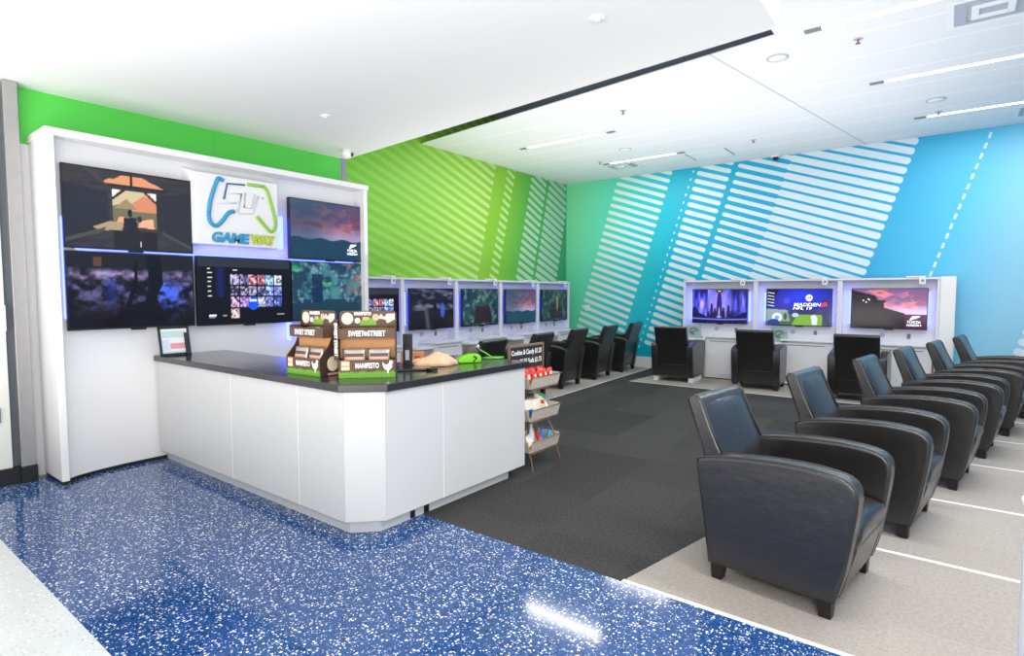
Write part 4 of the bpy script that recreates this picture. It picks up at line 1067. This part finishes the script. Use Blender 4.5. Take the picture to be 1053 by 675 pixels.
# ------------------------------------------------------------------ ceiling fixtures
def lamp(x0, x1, y, label, caps=True):
    xm = (x0+x1)/2
    r_ = tag(empty('linear_light', (xm, y, ZC)), label, 'ceiling light', 'recessed linear ceiling lights'); h = (x1-x0)/2
    m_ = MB(); m_.box(-h+.14, h-.14, -.028, .028, -.006, .0); m_.build('diffuser', M_lamp, r_)
    for sx in (-1, 1):
        m_ = MB(); a, c = sorted((sx*(h-.14), sx*h)); m_.box(a, c, -.04, .04, -.007, 0); m_.build('end_cap', M_capgrey, r_)
    ld = bpy.data.lights.new('tube_glow', 'AREA'); ld.shape = 'RECTANGLE'; ld.size = x1-x0-.3; ld.size_y = .1; ld.energy = LAMP*(x1-x0); ld.color = (1, .985, .965)
    lo_ = bpy.data.objects.new('tube_glow', ld); C.objects.link(lo_); lo_.parent = r_; lo_.location = (0, 0, -.012)
    return r_
LAMP = 9
lamp(-5.70, -3.98, 7.69, 'linear ceiling light over the left row, nearer one')
lamp(-5.15, -3.62, 9.52, 'linear ceiling light over the left row, near the corner')
lamp(-1.13, 1.85, 5.87, 'linear ceiling light nearest the camera at the top right')
lamp(-.80, 1.90, 7.75, 'linear ceiling light at the right, second from the camera')
lamp(-.46, 1.90, 9.62, 'linear ceiling light at the right, nearest the blue wall')
def grille(x0, x1, y0, y1, label, rings=3):
    xm, ym = (x0+x1)/2, (y0+y1)/2; hx, hy = (x1-x0)/2, (y1-y0)/2
    r_ = tag(empty('air_vent', (xm, ym, ZC)), label, 'vent', 'ceiling air vents')
    m_ = MB(); m_.box(-hx, hx, -hy, hy, -.004, 0); m_.build('backing', M_ventd if rings > 3 else M_vent, r_)
    for k in range(rings):
        s_ = 1-k*.27; t = .05; z = -.008-.006*k
        m_ = MB(); a, b_ = hx*s_, hy*s_
        m_.box(-a, a, -b_, -b_+t, z, -.004); m_.box(-a, a, b_-t, b_, z, -.004); m_.box(-a, -a+t, -b_+t, b_-t, z, -.004); m_.box(a-t, a, -b_+t, b_-t, z, -.004)
        m_.build('louvre_ring', M_whitep if k != 1 else M_vent, r_)
grille(-.10, .52, 6.02, 6.62, 'square ceiling air vent at the top right edge')
grille(.60, 1.2, 9.83, 10.4, 'small air vent by the blue wall at the right edge')
grille(-5.22, -4.62, 9.62, 10.05, 'air vent over the left row near the corner', 4)
r_ = tag(empty('access_panel', (-3.33, 9.93, ZC)), 'flat white access panel in the ceiling near the blue wall', 'access panel')
m_ = MB(); m_.box(-.32, .32, -.26, .26, -.004, 0); m_.build('plate', M_whitep, r_)
m_ = MB(); m_.box(-.34, -.32, -.27, .27, -.006, 0); m_.box(.32, .34, -.27, .27, -.006, 0); m_.build('edge_gap', M_capgrey, r_)
for x, y, l in ((-1.46, 6.33, 'round ceiling speaker near the end of the bulkhead'), (-.21, 8.86, 'round ceiling speaker right of the long ceiling seam'), (-4.33, 8.74, 'round ceiling speaker over the left row')):
    r_ = tag(empty('ceiling_speaker', (x, y, ZC)), l, 'ceiling speaker', 'round ceiling speakers')
    m_ = MB(); m_.lathe([(.10, -.008), (.105, -.004), (.105, 0)], 24); m_.build('rim', M_vent, r_)
    m_ = MB(); m_.lathe([(.02, -.012), (.085, -.010), (.086, -.008)], 24); m_.build('grille', M_whitep, r_)
for x, y, z, l in ((-.76, 6.33, ZC, 'fire sprinkler left of the large air vent'), (-3.46, 6.91, ZC, 'fire sprinkler near the dark ceiling gap'), (-2.49, 9.43, ZC, 'fire sprinkler above the football screen'), (-.19, 9.46, ZC, 'fire sprinkler beside the farthest right ceiling light'), (-5.1, 9.30, ZC, 'fire sprinkler by the corner air vent')):
    r_ = tag(empty('sprinkler', (x, y, z)), l, 'sprinkler', 'fire sprinklers')
    m_ = MB(); m_.lathe([(.03, -.006), (.04, -.002), (.04, 0)], 16); m_.build('escutcheon', M_vent, r_)
    m_ = MB(); m_.lathe([(.022, -.042), (.022, -.038), (.006, -.036), (.006, -.005)], 12); m_.build('head', mat('sprinkler_red', (120, 70, 62), .4) if 'sprinkler_red' not in MATS else MATS['sprinkler_red'], r_)
for x, y, l in ((-4.60, 3.20, 'small round detector on the bulkhead above the display unit'), (-1.71, 3.07, 'small round detector on the bulkhead, far right one')):
    r_ = tag(empty('detector', (x, y, ZS)), l, 'detector', 'detectors on the bulkhead')
    m_ = MB(); m_.lathe([(.03, -.014), (.045, -.010), (.05, 0)], 20); m_.build('base', M_whitep, r_)
    m_ = MB(); m_.lathe([(.015, -.022), (.028, -.014)], 16); m_.build('cap', M_whitep, r_)
# bullet security camera / spot at the bulkhead corner
r_ = tag(empty('security_camera', (-5.50, 4.10, ZS)), 'white security camera under the bulkhead corner above the display unit', 'camera')
m_ = MB(); m_.lathe([(.045, -.02), (.05, 0)], 20); m_.build('mount', M_whitep, r_)
m_ = MB(); m_.lathe([(.012, -.095), (.040, -.085), (.058, -.06), (.062, -.02)], 20); m_.build('dome', M_whitep, r_)
m_ = MB(); m_.lathe([(.006, -.022), (.022, -.012), (.024, 0)], 14); m_.build('lens', M_black, r_, loc=(.045, .03, -.05), rot=(0, R(-60), R(20)))
r_ = tag(empty('dome_camera', (-2.46, 10.72, ZC)), 'white dome camera where the ceiling meets the blue wall', 'camera')
m_ = MB(); m_.lathe([(.075, -.03), (.08, 0)], 20); m_.build('mount', M_whitep, r_)
m_ = MB(); m_.lathe([(.01, -.085), (.035, -.075), (.05, -.05), (.055, -.03)], 20); m_.build('dome', M_black, r_)
# switch plate
r_ = tag(empty('wall_switch', (-6.19, YB-.003, 1.19)), 'white switch plate low on the striped blue wall near the corner', 'switch')
m_ = MB(); m_.box(-.055, .055, -.012, 0, -.06, .06); m_.build('plate', M_whitep, r_, bev=.003)
m_ = MB(); m_.box(-.015, .015, -.017, -.012, -.03, .03); m_.build('rocker', M_whitep, r_, bev=.002)

# ------------------------------------------------------------------ light
# camera flash, ceiling tubes, and added unseen area fills for brightness
def area(name, loc_, rot_, sx, sy, e, col=(1, 1, 1)):
    ld = bpy.data.lights.new(name, 'AREA'); ld.shape = 'RECTANGLE'; ld.size = sx; ld.size_y = sy; ld.energy = e; ld.color = col
    o = bpy.data.objects.new(name, ld); C.objects.link(o); o.location = loc_; o.rotation_euler = rot_; return o
area('side_fill', (5.0, -1.8, 2.6), (R(82), 0, R(62)), 5, 3.2, 95, (1, .99, .97))  # added soft fill from the right, no window stands there
area('flash_head', (.7, -.5, 2.15), (R(78), 0, R(36)), .7, .5, 48, (1, .985, .96))
area('overhead_fill', (-3.0, -1.2, 4.6), (0, 0, 0), 5, 1.0, 30)  # added overhead fill behind the camera, without a fixture
area('concourse_upfill', (-1.9, -1.0, .8), (R(180-14), 0, 0), 6.4, 2.4, 185, (1, .985, .965))  # added upward fill that brightens the bulkhead underside
area('ceiling_tube', (.38, 4.0, 3.86), (0, 0, 0), 2.6, .1, 56, (1, .985, .965))
area('ceiling_tube', (.62, 2.13, 3.86), (0, 0, 0), 2.2, .1, 46, (1, .985, .965))
area('lounge_upfill', (-3.0, 6.9, 1.95), (R(180), 0, 0), 6.2, 5.2, 96, (1, .97, .93))  # unseen upward panel, added to lift the lounge ceiling and walls
wd = bpy.data.worlds.new('world'); scn.world = wd; wd.use_nodes = True
bg = wd.node_tree.nodes['Background']; bg.inputs[0].default_value = (1, .985, .96, 1); bg.inputs[1].default_value = .62

# ------------------------------------------------------------------ camera
cam = bpy.data.cameras.new('camera'); co = bpy.data.objects.new('camera', cam); C.objects.link(co)
cam.sensor_width = 36; cam.lens = 36*586/1053; cam.clip_start = .05
co.location = (0, 0, 1.5)
pitch = math.atan(35.5/586)
co.rotation_euler = (math.pi/2-pitch, 0, R(37.4))
scn.camera = co
scn.view_settings.view_transform = 'Standard'; scn.view_settings.look = 'None'; scn.view_settings.gamma = 1; scn.view_settings.use_curve_mapping = False
scn.view_settings.exposure = .52
